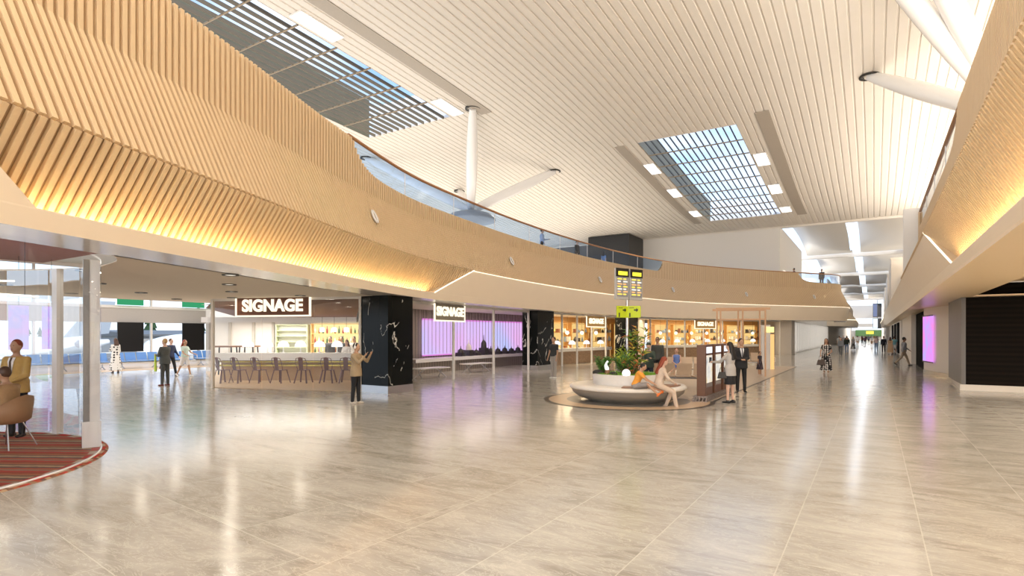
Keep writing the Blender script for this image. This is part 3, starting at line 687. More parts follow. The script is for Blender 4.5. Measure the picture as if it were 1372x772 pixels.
# outside
t = MB(); t.box(-300, -40.3, -150, 250, -3.3, -3.); o = t.build('ground_outside', mat('apron', (.34, .33, .30), .8)); struct(o)
t = MB(); t.box(-60, -46, -60, 120, -3., -2.9); o = t.build('lawn_outside', mat('lawn', (.16, .27, .05), .9, noise=.2)); o['kind'] = 'stuff'; o['label'] = 'green lawn outside the windows'
def airliner(x, y, rz, lab):
    o = thing('airliner', lab, 'aeroplane', (x, y, -3.), rz, 'airliners outside the windows')
    t = MB(); t.tube([(0, -17+34*i/24, 3.1+(.9*max(0, (i-18)/6)**1.5)) for i in range(25)], [1.9*min(1, math.sqrt(max(.002, 1-(max(0, 5-i)/5)**2)))*(1 if i < 17 else max(.15, 1-(i-17)/8.2)) for i in range(25)], 20); t.build('fuselage', M_gloss, o)
    for sx in (-1, 1):
        t = MB(); t.hexa([V((sx*1.5, -3, 2.0)), V((sx*1.5, 3.5, 2.0)), V((sx*15, 8.5, 3.0)), V((sx*15, 6.8, 3.0)), V((sx*1.5, -3, 2.4)), V((sx*1.5, 3.5, 2.3)), V((sx*15, 8.5, 3.1)), V((sx*15, 6.8, 3.1))]); t.build('wing', M_white, o)
        t = MB(); t.tube([(sx*5, -2.2, 1.5), (sx*5, -1.6, 1.5), (sx*5, 2, 1.5)], [.75, .85, .5], 14); t.build('engine', mat('engine_grey', (.4, .4, .42), .3, .5), o)
    t = MB(); t.hexa([V((-.12, 12, 4.5)), V((.12, 12, 4.5)), V((.12, 17, 5)), V((-.12, 17, 5)), V((-.1, 15.5, 9)), V((.1, 15.5, 9)), V((.1, 17.8, 9)), V((-.1, 17.8, 9))]); t.build('tail_fin', mat('fin_grey', (.35, .38, .42), .4), o)
    for y_, x_ in ((-12, 0), (2, -2.5), (2, 2.5)):
        t = MB(); t.tube([(x_, y_, 1.9), (x_, y_, .5)], .12, 8); t.tube([(x_-.3, y_, .5), (x_+.3, y_, .5)], .5, 14); t.build('landing_gear', M_dark, o)
airliner(-78, 16, .15, 'white airliner parked outside behind the lounge windows')
airliner(-70, 46, .25, 'white airliner parked farther off, past the black window panels')
for i in range(26):
    x = -112-(i % 2)*10-random.random()*2; y = -20+i*4.6+random.uniform(-2, 2); h = random.uniform(5, 8.5)
    o = thing('conifer_tree', 'dark conifer in the tree line beyond the parked airliners', 'tree', (x, y, -3.), group='tree line outside')
    t = MB()
    for k in range(5): t.lathe([(h*.24*(1-k*.17), h*(.12+.17*k)), (.02, h*(.36+.165*k))], n=9, smooth=False)
    t.build('foliage', mat('conifer_green', (.025, .055, .018), .9, noise=.4, scale=.7), o)
    t = MB(); t.tube([(0, 0, 0), (0, 0, h*.3)], .18, 6); t.build('trunk', mat('bark', (.08, .05, .03), .9), o)
o = thing('hangar_building', 'low grey hangar with a sloping roof outside the windows', 'building', (-100, 49, -3.))
t = MB(); t.box(-6, 6, -7, 7, 0, 4.6); t.build('wall', mat('hangar_grey', (.36, .34, .32), .7), o)
t = MB(); t.hexa([V((-6.5, -7.5, 4.6)), V((6.5, -7.5, 4.6)), V((6.5, 7.5, 4.6)), V((-6.5, 7.5, 4.6)), V((-6.5, -7.5, 5.6)), V((6.5, -7.5, 4.9)), V((6.5, 7.5, 4.9)), V((-6.5, 7.5, 5.6))]); t.build('roof', mat('roof_dark', (.13, .13, .13), .6), o)

# tan strip by the windows
t = MB(); t.box(-40, -32.8, -6, 40, 0, .012); struct(t.build('floor_window_strip', M_tan))

def beam_seat(name, label, n, mats, loc, rz, group, w=.58, arms=True):
    """airport beam bench of n seats, front faces local +Y"""
    o = thing(name, label, 'bench', loc, rz, group); Lg = n*w
    for i in range(n):
        x = -Lg/2+w*(i+.5)
        t = MB(); t.grid([[(x+a, y, z) for a in (-w/2+.035, w/2-.035)] for y, z in ((-.22, .44), (.0, .41), (.22, .43), (.26, .41))]); t.grid([[(x+a, y, z) for a in (-w/2+.035, w/2-.035)] for y, z in ((.26, .41), (.22, .39), (0, .37), (-.22, .40), (-.22, .44))]); t.build('seat', mats[0], o)
        t = MB(); p = [(-.22, .46), (-.27, .62), (-.36, .88)]
        t.grid([[(x+a, y, z) for a in (-w/2+.035, w/2-.035)] for y, z in p]+[[(x+a, y-.035, z) for a in (-w/2+.035, w/2-.035)] for y, z in reversed(p)]+[[(x+a, y, z) for a in (-w/2+.035, w/2-.035)] for y, z in p[:1]])
        t.build('backrest', mats[0], o)
    t = MB(); t.bar((-Lg/2+.05, -.05, .35), (Lg/2-.05, -.05, .35), .07, .06); t.build('beam', mats[1], o)
    for s in ((-1, 1) if n < 6 else (-1, 0, 1)):
        x = s*(Lg/2-.35)
        t = MB(); t.tube([(x, -.05, .35), (x, -.05, .15), (x, .26, .02)], .025, 8); t.tube([(x, -.05, .15), (x, -.36, .02)], .025, 8); t.build('leg', mats[1], o)
    if arms:
        for i in (0, n):
            x = -Lg/2+w*i
            t = MB(); t.tube([(x, -.2, .4), (x, -.22, .62), (x, .18, .64), (x, .2, .4)], .018, 8); t.build('armrest', mats[1], o)
    return o
BLUE = [mat('blue_seat', (.10, .26, .60), .35), M_steel]
for k, (y, lab) in enumerate(((7.5, 'row of blue seats along the window seen through the lounge glass'), (12.1, 'row of blue seats behind the person in the dotted dress'), (16.4, 'row of blue seats behind the person in grey'), (20.7, 'row of blue seats by the window next to the bar'))):
    beam_seat('beam_bench', lab, 7, BLUE, (-34.5, y, .012), -PI/2, 'blue beam seats along the windows')

# lights in the lower ceiling
for u in [(-11.4, 6.9), (-13.6, 8.2), (-15.8, 9.6), (-13.0, 4.9), (-16.0, 6.3), (-18.5, 8.4), (-18.4, 5.2), (-20.6, 7.4), (-15.6, 11.8), (-18.4, 11.2), (-20.8, 10.6), (-17.2, 3.6), (-20.4, 3.4)]:
    o = thing('downlight', 'round downlight in the lower ceiling left of the bar', 'ceiling light', (u[0], u[1], SOF), group='downlights in the lower ceiling')
    t = MB(); t.lathe([(.11, -.002), (.165, -.02), (.17, 0), (.11, 0)], n=20); t.build('trim_ring', M_dark, o)
    t = MB(); t.lathe([(.0, -.006), (.11, -.006)], n=20); t.build('lens', emit('downlight_lens', (1., .9, .75), .7), o)
    light('downlight_lamp', 'AREA', (u[0], u[1], SOF-.03), 2.2, (1., .88, .72), .34, shape='DISK')

# ------------------------------------------------------------------ glass lounge on the left
KC = V((-12.2, 1.0, 0))
t = MB(); t.lathe([(0, .015), (3.64, .015), (3.68, 0)], tuple(KC), 96, 0, False)
M_rug = stripes('striped_rug', [(.36, .06, .03), (.42, .14, .06), (.24, .12, .07), (.50, .34, .20), (.16, .09, .07), (.46, .10, .05), (.34, .20, .12), (.50, .06, .04)], 0, .62, .95, math.radians(60), .12)
o = t.build('round_rug', M_rug); tag(o, 'round red and brown striped rug inside the glass lounge', 'rug'); o.location = (0, 0, 0)
t = MB(); 
for k in range(24):
    a0, a1 = math.radians(20+k*5.5), math.radians(20+k*5.5+4.2)
    t.lathe([(3.45, .018), (3.64, .018)], tuple(KC), 3, k % 2, False, a0, a1)
t.build('rug_border', [mat('rug_red', (.55, .03, .02), .9), mat('rug_cream', (.6, .45, .35), .9)], o)
o = thing('glass_lounge', 'round glass-walled lounge with white posts at the left edge', 'lounge enclosure', tuple(KC))
R = 3.58
for k in range(12):
    a0, a1 = math.radians(-42+k*15), math.radians(-42+(k+1)*15-.6)
    t = MB(); t.grid([[(R*math.cos(a0+(a1-a0)*i/4), R*math.sin(a0+(a1-a0)*i/4), z) for i in range(5)] for z in (.04, SOF-.02)], 0, True); t.build('glass_pane', M_glass, o)
# posts: two white door posts with plinths, thin edge tube
for a, w_, d_ in ((71, .22, .22), (89, .05, .05), (104, .13, .12), (135, .1, .1), (20, .1, .1)):
    ca, sa = math.cos(math.radians(a)), math.sin(math.radians(a)); Rp = 3.45 if a == 71 else R; mx = Matrix.Translation((Rp*ca, Rp*sa, 0)) @ Matrix.Rotation(math.radians(a), 4, 'Z')
    t = MB(); t.box(-d_/2, d_/2, -w_/2, w_/2, .02, SOF-.01, 0, mx)
    if a == 71: t.box(-.114, -.03, -.116, .1, .45, SOF-.012, 1, mx)
    t.build('post', [M_gloss, mat('grey_post', (.30, .29, .28), .35, .3)], o)
ca, sa = math.cos(math.radians(71)), math.sin(math.radians(71))
t = MB(); t.box(-.13, .13, -.13, .13, .02, .45, 0, Matrix.Translation((3.45*ca, 3.45*sa, 0)) @ Matrix.Rotation(math.radians(71), 4, 'Z')); t.build('plinth', M_gloss, o)
t = MB(); t.lathe([(R-.015, .02), (R-.015, .04), (R+.015, .04), (R+.015, .02)], n=96, a0=math.radians(-42), a1=math.radians(138)); t.build('sill', M_gloss, o)
for k, (p, q) in enumerate((((-13.6, 1.2, 2.95), (-11.6, 3.4, 2.75)), ((-14.2, 2.2, 2.9), (-12.2, 3.9, 2.55)), ((-13.9, .2, 2.7), (-13.0, 3.3, 2.35)), ((-12.9, 2.6, 2.3), (-11.7, 1.9, 2.7)))):
    o = thing('light_tube', ('slanting light tube hung in the lounge, highest', 'slanting light tube hung in the lounge, nearest the windows', 'slanting light tube hung in the lounge, lowest on the left', 'slanting light tube hung in the lounge beside the white posts')[k], 'pendant light', tuple(p))
    d = V(q)-V(p)
    t = MB(); t.tube([(0, 0, 0), d*.5+V((0, 0, -.08)), d], .014, 6); t.build('tube', emit('tube_glow', (1., .9, .72), 1.2), o)
    for s in (.08, .92):
        t = MB(); t.tube([d*s, d*s+V((0, 0, 5.9-(p[2]+d.z*s)))], .004, 4); t.build('cable', M_dark, o)

def armchair(label, loc, rz, M, group=None):
    o = thing('shell_armchair', label, 'chair', loc, rz, group)
    t = MB(); rows = []
    for i in range(9):   # curved shell round the back
        a = PI*(-.08+1.16*i/8); r = .36; x, y = r*math.cos(a), -r*.95*math.sin(a)+.08
        hgt = .62+.26*math.sin(min(PI, max(0, a)))**1.3
        rows.append([(x*.72, y*.72, .42), (x*.95, y*.95, .47), (x*1.06, y*1.08, hgt), (x*1.01, y*1.02, hgt+.005), (x*.88, y*.88, .50), (x*.66, y*.66, .45)])
    t.grid(rows, 0, True); t.build('shell', M, o)
    t = MB(); t.ell((0, .10, .44), (.29, .29, .055), 16, 8); t.build('seat', M, o)
    for sx, sy in ((-1, 1), (1, 1), (-1, -1), (1, -1)):
        t = MB(); t.tube([(sx*.14, .06+sy*.13, .42), (sx*.27, .06+sy*.27, 0)], .010, 6); t.build('leg', M_steel, o)
    return o
M_chair = mat('camel_leather', (.36, .20, .10), .55)
armchair('brown shell armchair inside the glass lounge with a seated person', (-12.1, 3.5, .016), math.radians(122), M_chair)

# ------------------------------------------------------------------ stone columns
def stone_column(x0, x1, y0, y1, lab, h=SOF):
    o = thing('stone_column', lab, 'column', ((x0+x1)/2, (y0+y1)/2, 0), group='black marble columns')
    a, b = (x1-x0)/2, (y1-y0)/2
    t = MB(); t.box(-a, a, -b, b, .24, h); t.build('marble_cladding', M_marble, o)
    t = MB(); t.box(-a-.015, a+.015, -b-.015, b+.015, 0, .24); t.build('plinth', M_steel, o)
stone_column(-14.25, -13.05, 13.15, 14.3, 'black marble column beside the bar, nearest of the columns')
stone_column(-15.95, -15.0, 26.1, 27.9, 'black marble column between the violet shop and the amber shop')
stone_column(-15.35, -14.4, 37.6, 39.6, 'black marble column partly behind the planter foliage')

# ------------------------------------------------------------------ shop signs
def text_obj(parent, body, size, M, loc, rot, extrude=.02, bold=.012):
    c = bpy.data.curves.new('lettering', 'FONT'); c.body = body; c.size = size; c.align_x = 'CENTER'; c.align_y = 'CENTER'; c.extrude = extrude; c.offset = bold; c.space_character = 1.03
    q = bpy.data.objects.new('lettering', c); COL.objects.link(q); dg = bpy.context.evaluated_depsgraph_get(); dg.update()
    me = bpy.data.meshes.new_from_object(q.evaluated_get(dg)); bpy.data.objects.remove(q); me.materials.clear(); me.materials.append(M)
    o = bpy.data.objects.new('lettering', me); COL.objects.link(o); o.parent = parent; o.location = loc; o.rotation_euler = rot
    return o
M_letter = emit('letter_glow', (1., .88, .66), .56)
def sign(lab, loc, rz, w, h, ts, backing=None):
    """frame sign; local +X along the text, local -Y towards the reader"""
    o = thing('shop_sign', lab, 'sign', loc, rz, group='lit shop signs')
    t = MB(); f = .055
    t.box(-w/2, w/2, -.03, .03, 0, f); t.box(-w/2, -w/2+f, -.03, .03, f, h); t.box(w/2-f, w/2, -.03, .03, f, h); t.build('frame', M_letter, o)
    if backing: t = MB(); t.box(-w/2+f, w/2-f, .0, .02, f, h); t.build('sign_board', backing, o)
    text_obj(o, 'SIGNAGE', ts, M_letter, (0, -.03, f+(h-f)*.52), (PI/2, 0, 0), .02, ts*.035)
    return o

# ------------------------------------------------------------------ bar (first shop)
bA, bB = V((-19.75, 11.3, 0)), V((-14.3, 13.15, 0)); bd = (bB-bA).normalized(); bn = V((-bd.y, bd.x, 0)); ba = math.atan2(bd.y, bd.x); bl = (bB-bA).length
def BP(u, v, z=0): p = bA+bd*u+bn*v; return (p.x, p.y, z)
o = thing('bar_glazing', 'clear glass front of the bar with slim white posts', 'shopfront', tuple(bA), ba)
for u0, u1 in ((0, 2.0), (2.0, 4.0), (4.0, bl)):
    t = MB(); t.box(u0+.03, u1-.03, -.006, .006, .02, SOF-.06); t.build('glass_pane', M_glass, o)
for u in (0, bl):
    t = MB(); t.box(u-.04, u+.04, -.05, .05, 0, SOF); t.build('post', M_cream, o)
t = MB(); t.box(0, bl, -.03, .03, SOF-.08, SOF); t.build('head_rail', M_cream, o)
rr_ = V((-.5373*29-.8434*15.6, .8434*29-.5373*15.6, 0))-bA; rr_ = Matrix.Rotation(-ba, 3, 'Z') @ rr_
t = MB(); t.grid([[V((0, 0, z)), rr_+V((0, 0, z))] for z in (.02, SOF)]); t.build('side_glass', M_glass, o)
sign('large lit SIGNAGE sign on the bar front', BP(2.5, -.1, 2.50), ba, 2.95, .65, .56, mat('brown_sign_board', (.13, .045, .02), .5))
# interior of the bar: a room turned by the same angle as its counter
ba2 = math.radians(32.5)
def BI(x, d, z=0): return (-.5373*d+.8434*x, .8434*d+.5373*x, z)
pA, pB, pC, pD = (bA.x, bA.y), (bB.x, bB.y), BI(-7.15, 29)[:2], BI(-15.6, 29)[:2]
t = MB(); t.prism([(pA[0]+.02, pA[1]+.06), (pB[0]-.02, pB[1]+.06), (-14.3, 14.2), pC, pD], 0.0, .012); struct(t.build('floor_bar', M_tan))
M_bart = timber('bar_ceiling_timber', (.10, .03, .012), (.20, .07, .03), (1, 9, 1), .6)
def BIq(pts, M, name): t = MB(); t.poly(pts); return struct(t.build(name, M))
BIq([(pA[0], pA[1]+.06, SOF-.02), (pB[0], pB[1]+.06, SOF-.02), BI(-7.1, 26, 2.68), BI(-12.5, 26, 2.68), BI(-14.0, 26, 3.1)], M_bart, 'ceiling_bar')
t = MB(); t.poly([BI(-7.1, 26, 2.68), BI(-14.2, 26, 2.68), BI(-14.2, 26, 2.45), BI(-7.1, 26, 2.45)]); t.poly([BI(-7.1, 26, 2.45), BI(-14.2, 26, 2.45), BI(-15.6, 29, 2.75), BI(-7.15, 29, 2.75)]); struct(t.build('ceiling_bar_white', M_white))
t = MB(); t.prism([BI(-15.6, 29)[:2], BI(-7.15, 29)[:2], BI(-7.15, 29.15)[:2], BI(-15.6, 29.15)[:2]], 0, SOF); t.prism([(-14.35, 14.3), (-14.25, 14.4), BI(-7.05, 29)[:2], BI(-7.2, 29)[:2]], 0, SOF)
struct(t.build('wall_bar', M_white))
def mk(name, lab, cat, x, d, z=0, group=None): return thing(name, lab, cat, BI(x, d, z), ba2, group)
o = mk('bar_counter', 'long white bar counter behind the row of metal chairs', 'counter', -9.4, 23.4)
t = MB(); t.box(-2.6, 3.0, -.4, .4, .84, 1.14); t.build('worktop', M_gloss, o)
t = MB(); t.box(-2.5, 2.9, -.1, .3, .012, .84); t.build('front_panel', mat('counter_tan', (.55, .38, .22), .5), o)
t = MB(); t.box(-2.5, 2.9, -.24, -.14, .60, .66); t.box(-2.5, 2.9, -.24, -.12, .76, .80); t.build('brass_rail', mat('brass', (.75, .55, .12), .25, .8), o)
def metal_chair(lab, loc, rz, group):
    o = thing('metal_chair', lab, 'chair', loc, rz, group)
    t = MB(); t.box(-.19, .19, -.19, .19, .49, .515); t.build('seat', M_chairmetal, o, .01)
    for sx, sy in ((-1, 1), (1, 1), (-1, -1), (1, -1)):
        t = MB(); t.bar((sx*.16, sy*.16, .5), (sx*.25, sy*.27, 0), .055, .03); t.build('leg', M_chairmetal, o)
    t = MB(); t.tube([(-.18, -.10, .51), (-.23, -.2, .78), (-.18, -.26, .96), (0, -.28, 1.0), (.18, -.26, .96), (.23, -.2, .78), (.18, -.10, .51)], .015, 7); t.build('back_frame', M_chairmetal, o)
    t = MB(); t.grid([[(-.08, -.19, .51), (.08, -.19, .51)], [(-.09, -.235, .75), (.09, -.235, .75)], [(-.095, -.275, .985), (.095, -.275, .985)]]); t.build('back_slat', M_chairmetal, o)
    return o
labs = ['metal cafe chair at the bar half hidden by the left glass post', 'second metal chair along the bar from its left glass post', 'third metal chair along the bar from its left glass post', 'fourth metal chair along the bar, middle of the row', 'fifth metal chair along the bar, under the last letters of the sign', 'sixth metal chair along the bar, next to the standing person in the tan jacket', 'last metal chair at the bar, behind the person in the tan jacket']
for k, u in enumerate((299, 321, 348, 376, 407, 440, 465)):
    p = BI((u-686)/762*22.1, 22.1, .012); r = ba2+(-.5, -.45, -.4, -.3, -.1, 0, .1)[k]
    if k == 0: ch = metal_chair(labs[k], p, r, 'metal chairs along the bar')
    else: dup(ch, p, r, labs[k])
def dome_lamp(lab, loc, group, s=1.):
    o = thing('table_lamp', lab, 'lamp', loc, 0, group)
    t = MB(); t.lathe([(0, 0), (.09, 0), (.09, .015), (.02, .03), (.018, .30)], n=16); t.build('base', M_gloss, o)
    t = MB(); t.lathe([(.23, .24), (.225, .32), (.17, .43), (.07, .49), (0, .50)], n=20); t.lathe([(.23, .24), (0, .28)], n=20); t.build('lamp_shade', M_lampwhite, o)
    return o
lm = None
for k, u in enumerate((333, 358.6, 380, 403, 428.5, 452)):
    lab = ('white dome lamp on the bar counter, leftmost', 'white dome lamp on the bar counter, second from the left', 'white dome lamp on the bar counter, third from the left', 'white dome lamp on the bar counter, fourth from the left', 'white dome lamp on the bar counter, fifth, beside the seated drinker', 'white dome lamp on the bar counter, behind the tan jacketed person')[k]
    p = BI((u-686)/762*23.5, 23.5, 1.14)
    if not k: lm = dome_lamp(lab, p, 'white dome lamps on the bar counter')
    else: dup(lm, p, None, lab)
def shelf_unit(lab, loc, rz, w, h, n, M, contents, group=None, back=None, fill=.8):
    o = thing('shelf_unit', lab, 'shelf', loc, rz, group)
    for a, b in ((-w/2, -w/2+.05), (w/2-.05, w/2)): t = MB(); t.box(a, b, 0, .35, 0, h); t.build('side_panel', M, o)
    t = MB(); t.box(-w/2, w/2, .33, .36, 0, h); t.build('back_panel', back or M, o)
    for i in range(n+1):
        t = MB(); t.box(-w/2+.05, w/2-.05, .0, .33, h*i/n*.97, h*i/n*.97+.035); t.build('shelf_board', M, o)
    return o
def tag_loc(o, lab, cat, group, loc): o.location = loc; return tag(o, lab, cat, group)
def bottle(loc, M, lab, group, h=.3):
    t = MB(); t.lathe([(0, 0), (.04, 0), (.042, h*.55), (.015, h*.75), (.014, h), (0, h)], n=8)
    return tag_loc(t.build('bottle', M), lab, 'bottle', group, loc)
M_yglow = emit('back_bar_glow', (1., .78, .34), .5)
su = shelf_unit('glowing amber bottle shelves on the back wall of the bar', BI(-8.75, 28.4, .94), ba2, 2.6, 1.5, 3, M_amber, None, None, M_yglow)
BM = [mat('bottle_green', (.03, .12, .05), .15), mat('bottle_amber', (.30, .12, .02), .15), mat('bottle_clear', (.7, .72, .7), .1), mat('bottle_red', (.35, .03, .03), .2)]
for lv in range(3):
    for k in range(12):
        bottle(BI(-9.87+.2*k, 28.56, .94+1.5*lv/3*.97+.035), BM[(k*7+lv*3) % 4], 'small bottle on the glowing shelves at the back of the bar', 'bottles on the back bar shelves', .26+.05*((k+lv) % 3))
shelf_unit('pale shelving with green edges left of the glowing bottle shelves', BI(-11.0, 28.4, .94), ba2, 1.6, 1.45, 5, mat('pale_green_shelf', (.62, .66, .42), .5), None, None, M_white)
o = mk('back_counter', 'long pale back counter under the bar shelves', 'counter', -9.9, 28.3)
t = MB(); t.box(-2.4, 2.6, -.1, .65, .012, .9); t.build('body', M_white, o); t = MB(); t.box(-2.42, 2.62, -.13, .66, .9, .94); t.build('worktop', M_steel, o)
for k in range(3):
    o = mk('pendant_lamp', ('small glass pendant over the bar, leftmost of three', 'small glass pendant over the bar, middle of three', 'small glass pendant over the bar, beside the column')[k], 'pendant light', (-8.6, -8.05, -7.5)[k], 25.8, 2.0, 'glass pendants in the bar')
    t = MB(); t.lathe([(.06, .22), (.12, .18), (.12, 0), (.0, 0)], n=16); t.build('lamp_shade', M_lampwhite, o)
    t = MB(); t.tube([(0, 0, .22), (0, 0, .69)], .008, 5); t.build('cord', M_dark, o)
def bar_table(lab, loc, rz, w, d, h, M1, M2):
    o = thing('tall_table', lab, 'table', loc, rz, 'tall wooden tables in the bar')
    t = MB(); t.box(-w/2, w/2, -d/2, d/2, h-.07, h); t.build('tabletop', M1, o)
    for sx, sy in ((-1, 1), (1, 1), (-1, -1), (1, -1)):
        t = MB(); t.bar((sx*(w/2-.1), sy*(d/2-.1), h-.05), (sx*(w/2-.03), sy*(d/2-.03), 0), .05, .05); t.build('leg', M2, o)
bar_table('tall brown wooden table left inside the bar, nearer the window', BI(-13.2, 26.2, .012), ba2, 1.0, .7, 1.36, M_wood, M_dark)
bar_table('tall brown wooden table in the bar, just right of the other', BI(-12.3, 26.6, .012), ba2, .8, .7, 1.36, M_wood, M_dark)
t = MB()
for x in (-15.4, -14.4, -13.2, -12.2): t.prism([BI(x, 28.9)[:2], BI(x+.12, 28.9)[:2], BI(x+.12, 29)[:2], BI(x, 29)[:2]], .2, 2.7)
t.prism([BI(-15.4, 28.9)[:2], BI(-12.1, 28.9)[:2], BI(-12.1, 29)[:2], BI(-15.4, 29)[:2]], 2.55, 2.7); struct(t.build('trim_3', M_grey))
light('bar_lamp', 'AREA', BI(-10.8, 27.3, 2.5), 95, (1., .93, .84), 6.5, 1.6, (0, 0, ba2))
light('bar_lamp', 'AREA', BI(-9.8, 22.6, 2.75), 40, (1., .86, .7), 5, 2.2, (0, 0, ba2))

# ------------------------------------------------------------------ shopfronts along the curve
def front(name, lab, s0, s1, off, npan, fins=None, mull=M_white):
    root = thing(name, lab, 'shopfront', tuple(PL.at(s0, off, 0))); b = PL.at(s0, off, 0)
    cuts = frange(s0, s1, (s1-s0)/npan)
    for c0, c1 in zip(cuts, cuts[1:]):
        ss = frange(c0+.03, c1-.03, .6); t = MB(); t.grid([[PL.at(s, off, z)-b for s in ss] for z in (.03, SOF-.03)], 0, True); t.build('glass_pane', M_glass, root)
    for c in cuts:
        p, T, n = PL.loc(c); q = PL.at(c, off, 0)-b; t = MB(); t.bar(q, q+V((0, 0, SOF)), .09, .09, up=T); t.build('post', mull, root)
    ss = frange(s0, s1, .5)
    t = MB(); t.grid([[PL.at(s, off+.04, SOF-.10)-b for s in ss], [PL.at(s, off+.04, SOF)-b for s in ss]]); t.build('head_rail', mull, root)
    return root
OFF = -.58
sh2 = (sY(15.4), sY(26.0)); sh3 = (sY(28.0), sY(37.6)); sh4 = (sY(39.7), sY(56.2))
front('shop_glazing', 'glass front of the violet lit shop', sh2[0], sh2[1], OFF, 3)
front('shop_glazing', 'glass front of the amber shop between the two farther columns', sh3[0], sh3[1], OFF, 5)
front('shop_glazing', 'long glass front of the amber shop behind the seats and kiosks', sh4[0], sh4[1], OFF, 8)
def shop_sign(y, off, lab, w, h, ts, z, backing=None):
    s = sY(y); p, T, n = PL.loc(s); q = PL.at(s, off, z); sign(lab, tuple(q), math.atan2(T.y, T.x), w, h, ts, backing)
shop_sign(18.5, OFF+.1, 'SIGNAGE sign on the violet shop front', 2.4, .7, .5, 2.42, mat('grey_sign_board', (.28, .24, .19), .5))
shop_sign(34.2, OFF+.1, 'SIGNAGE sign in gold on the amber shop front beside the wayfinding pole', 2.6, .7, .46, 2.35, mat('amber_sign_board', (.58, .36, .13), .5))
shop_sign(48.5, OFF+.1, 'SIGNAGE sign in gold on the shop front behind the pergola', 2.6, .7, .46, 2.35, mat('amber_sign_board', (.58, .36, .13), .5))
# violet shop interior
def strip_wall(name, s0, s1, off, z0, z1, M, step=.6):
    t = MB(); ss = frange(s0, s1, step); t.grid([[PL.at(s, off, z) for s in ss] for z in (z0, z1)], 0); return struct(t.build(name, M))
M_fin = stripes('ribbed_taupe', [(.30, .25, .21), (.20, .17, .15)], 1, .22, .5)
strip_wall('wall_shop_violet', sY(18.9), sY(33.3), -4.6, 0, SOF, M_fin)
o = thing('video_wall', 'wide violet and pink video wall inside the middle shop', 'screen', (0, 0, 0))
M_viol = screen('violet_video', (.86, .46, .86), (.74, .52, .95), (.48, .58, 1.), .43, .22)
VS0, VS1 = sY(22.1), sY(32.4)
ss = frange(VS0, VS1, .5)
t = MB(); t.grid([[PL.at(s, -4.5, z) for s in ss] for z in (.85, 2.62)]); t.build('screen_face', M_viol, o)
t = MB(); t.grid([[PL.at(s, -4.48, z) for s in ss] for z in (2.62, 2.70)]); t.grid([[PL.at(s, -4.48, z) for s in ss] for z in (.79, .85)]); t.build('bezel', emit('bezel_magenta', (.8, .25, .75), .4), o)
t = MB(); 
for s in frange(VS0-1.4, VS1, .3): q = PL.at(s, -4.42, 0); t.tube([q+V((0, 0, .9)), q+V((0, 0, SOF-.02))], .015, 5)
tag(t.build('rod_curtain', mat('rod_curtain', (.50, .42, .38), .3, .3)), 'curtain of slim vertical rods in front of the violet video wall', 'rod curtain')['kind'] = 'stuff'
o = thing('display_ledge', 'long white display ledge below the violet video wall', 'counter', (0, 0, 0))
ss = frange(sY(20.3), sY(31), .5)
t = MB(); t.grid([[PL.at(s, a, z) for s in ss] for a, z in ((-4.3, .72), (-3.5, .72), (-3.5, .55), (-4.3, .55))]); t.build('worktop', M_gloss, o)
t = MB(); t.grid([[PL.at(s, -3.7, z) for s in ss] for z in (0, .55)]); t.build('front_panel', M_fin, o)
rng = random.Random(4)
for k in range(9):
    s = sY(24.6)+k*.72; q = PL.at(s, -3.95, .72); hgt = (.55, .9, .42, 1.15, .5, .46, .5, .44, .5)[k]
    o = thing('display_model', ('dark model tower on the ledge, leftmost', 'tall pale model tower with a spire on the ledge', 'low dark model block on the ledge', 'tallest dark model mast by the middle glass post', 'low dark dome model after the mast', 'low dark model block right of the dome', 'low dark model with two steps', 'small dark model block near the blue end', 'last low dark model at the blue end of the ledge')[k], 'display model', tuple(q), 0, 'dark skyline models on the ledge')
    t = MB(); t.box(-.22, .22, -.18, .18, 0, hgt*.35); t.build('base', M_dark, o)
    t = MB(); t.lathe([(.17, hgt*.35), (.15, hgt*.6), (.03, hgt*.75), (.012, hgt), (0, hgt)], n=10); t.build('top', M_cream if k in (1,) else M_dark, o)
def low_table(lab, loc, rz, w, d):
    o = thing('low_table', lab, 'table', loc, rz, 'low white tables in the violet shop')
    t = MB(); t.box(-w/2, w/2, -d/2, d/2, .40, .44); t.build('tabletop', M_gloss, o)
    for sx in (-1, 1):
        t = MB(); t.bar((sx*w*.3, -d*.3, .4), (sx*w*.42, d*.35, 0), .04, .04); t.build('leg', M_steel, o); t = MB(); t.bar((sx*w*.42, -d*.35, 0), (sx*w*.3, d*.3, .4), .04, .04); t.build('leg', M_steel, o)
low_table('low white table inside the violet shop, nearer the marble column', tuple(PL.at(sY(19.3), -2., 0)), 1.5, 1.8, .7)
low_table('low white table inside the violet shop, in the middle', tuple(PL.at(sY(23.5), -2.2, 0)), 1.5, 1.8, .7)
light('violet_shop_lamp', 'AREA', tuple(PL.at(sY(23.5), -2.2, SOF-.05)), 50, (1., .85, .75), 2.2, 8, (0, 0, .1))
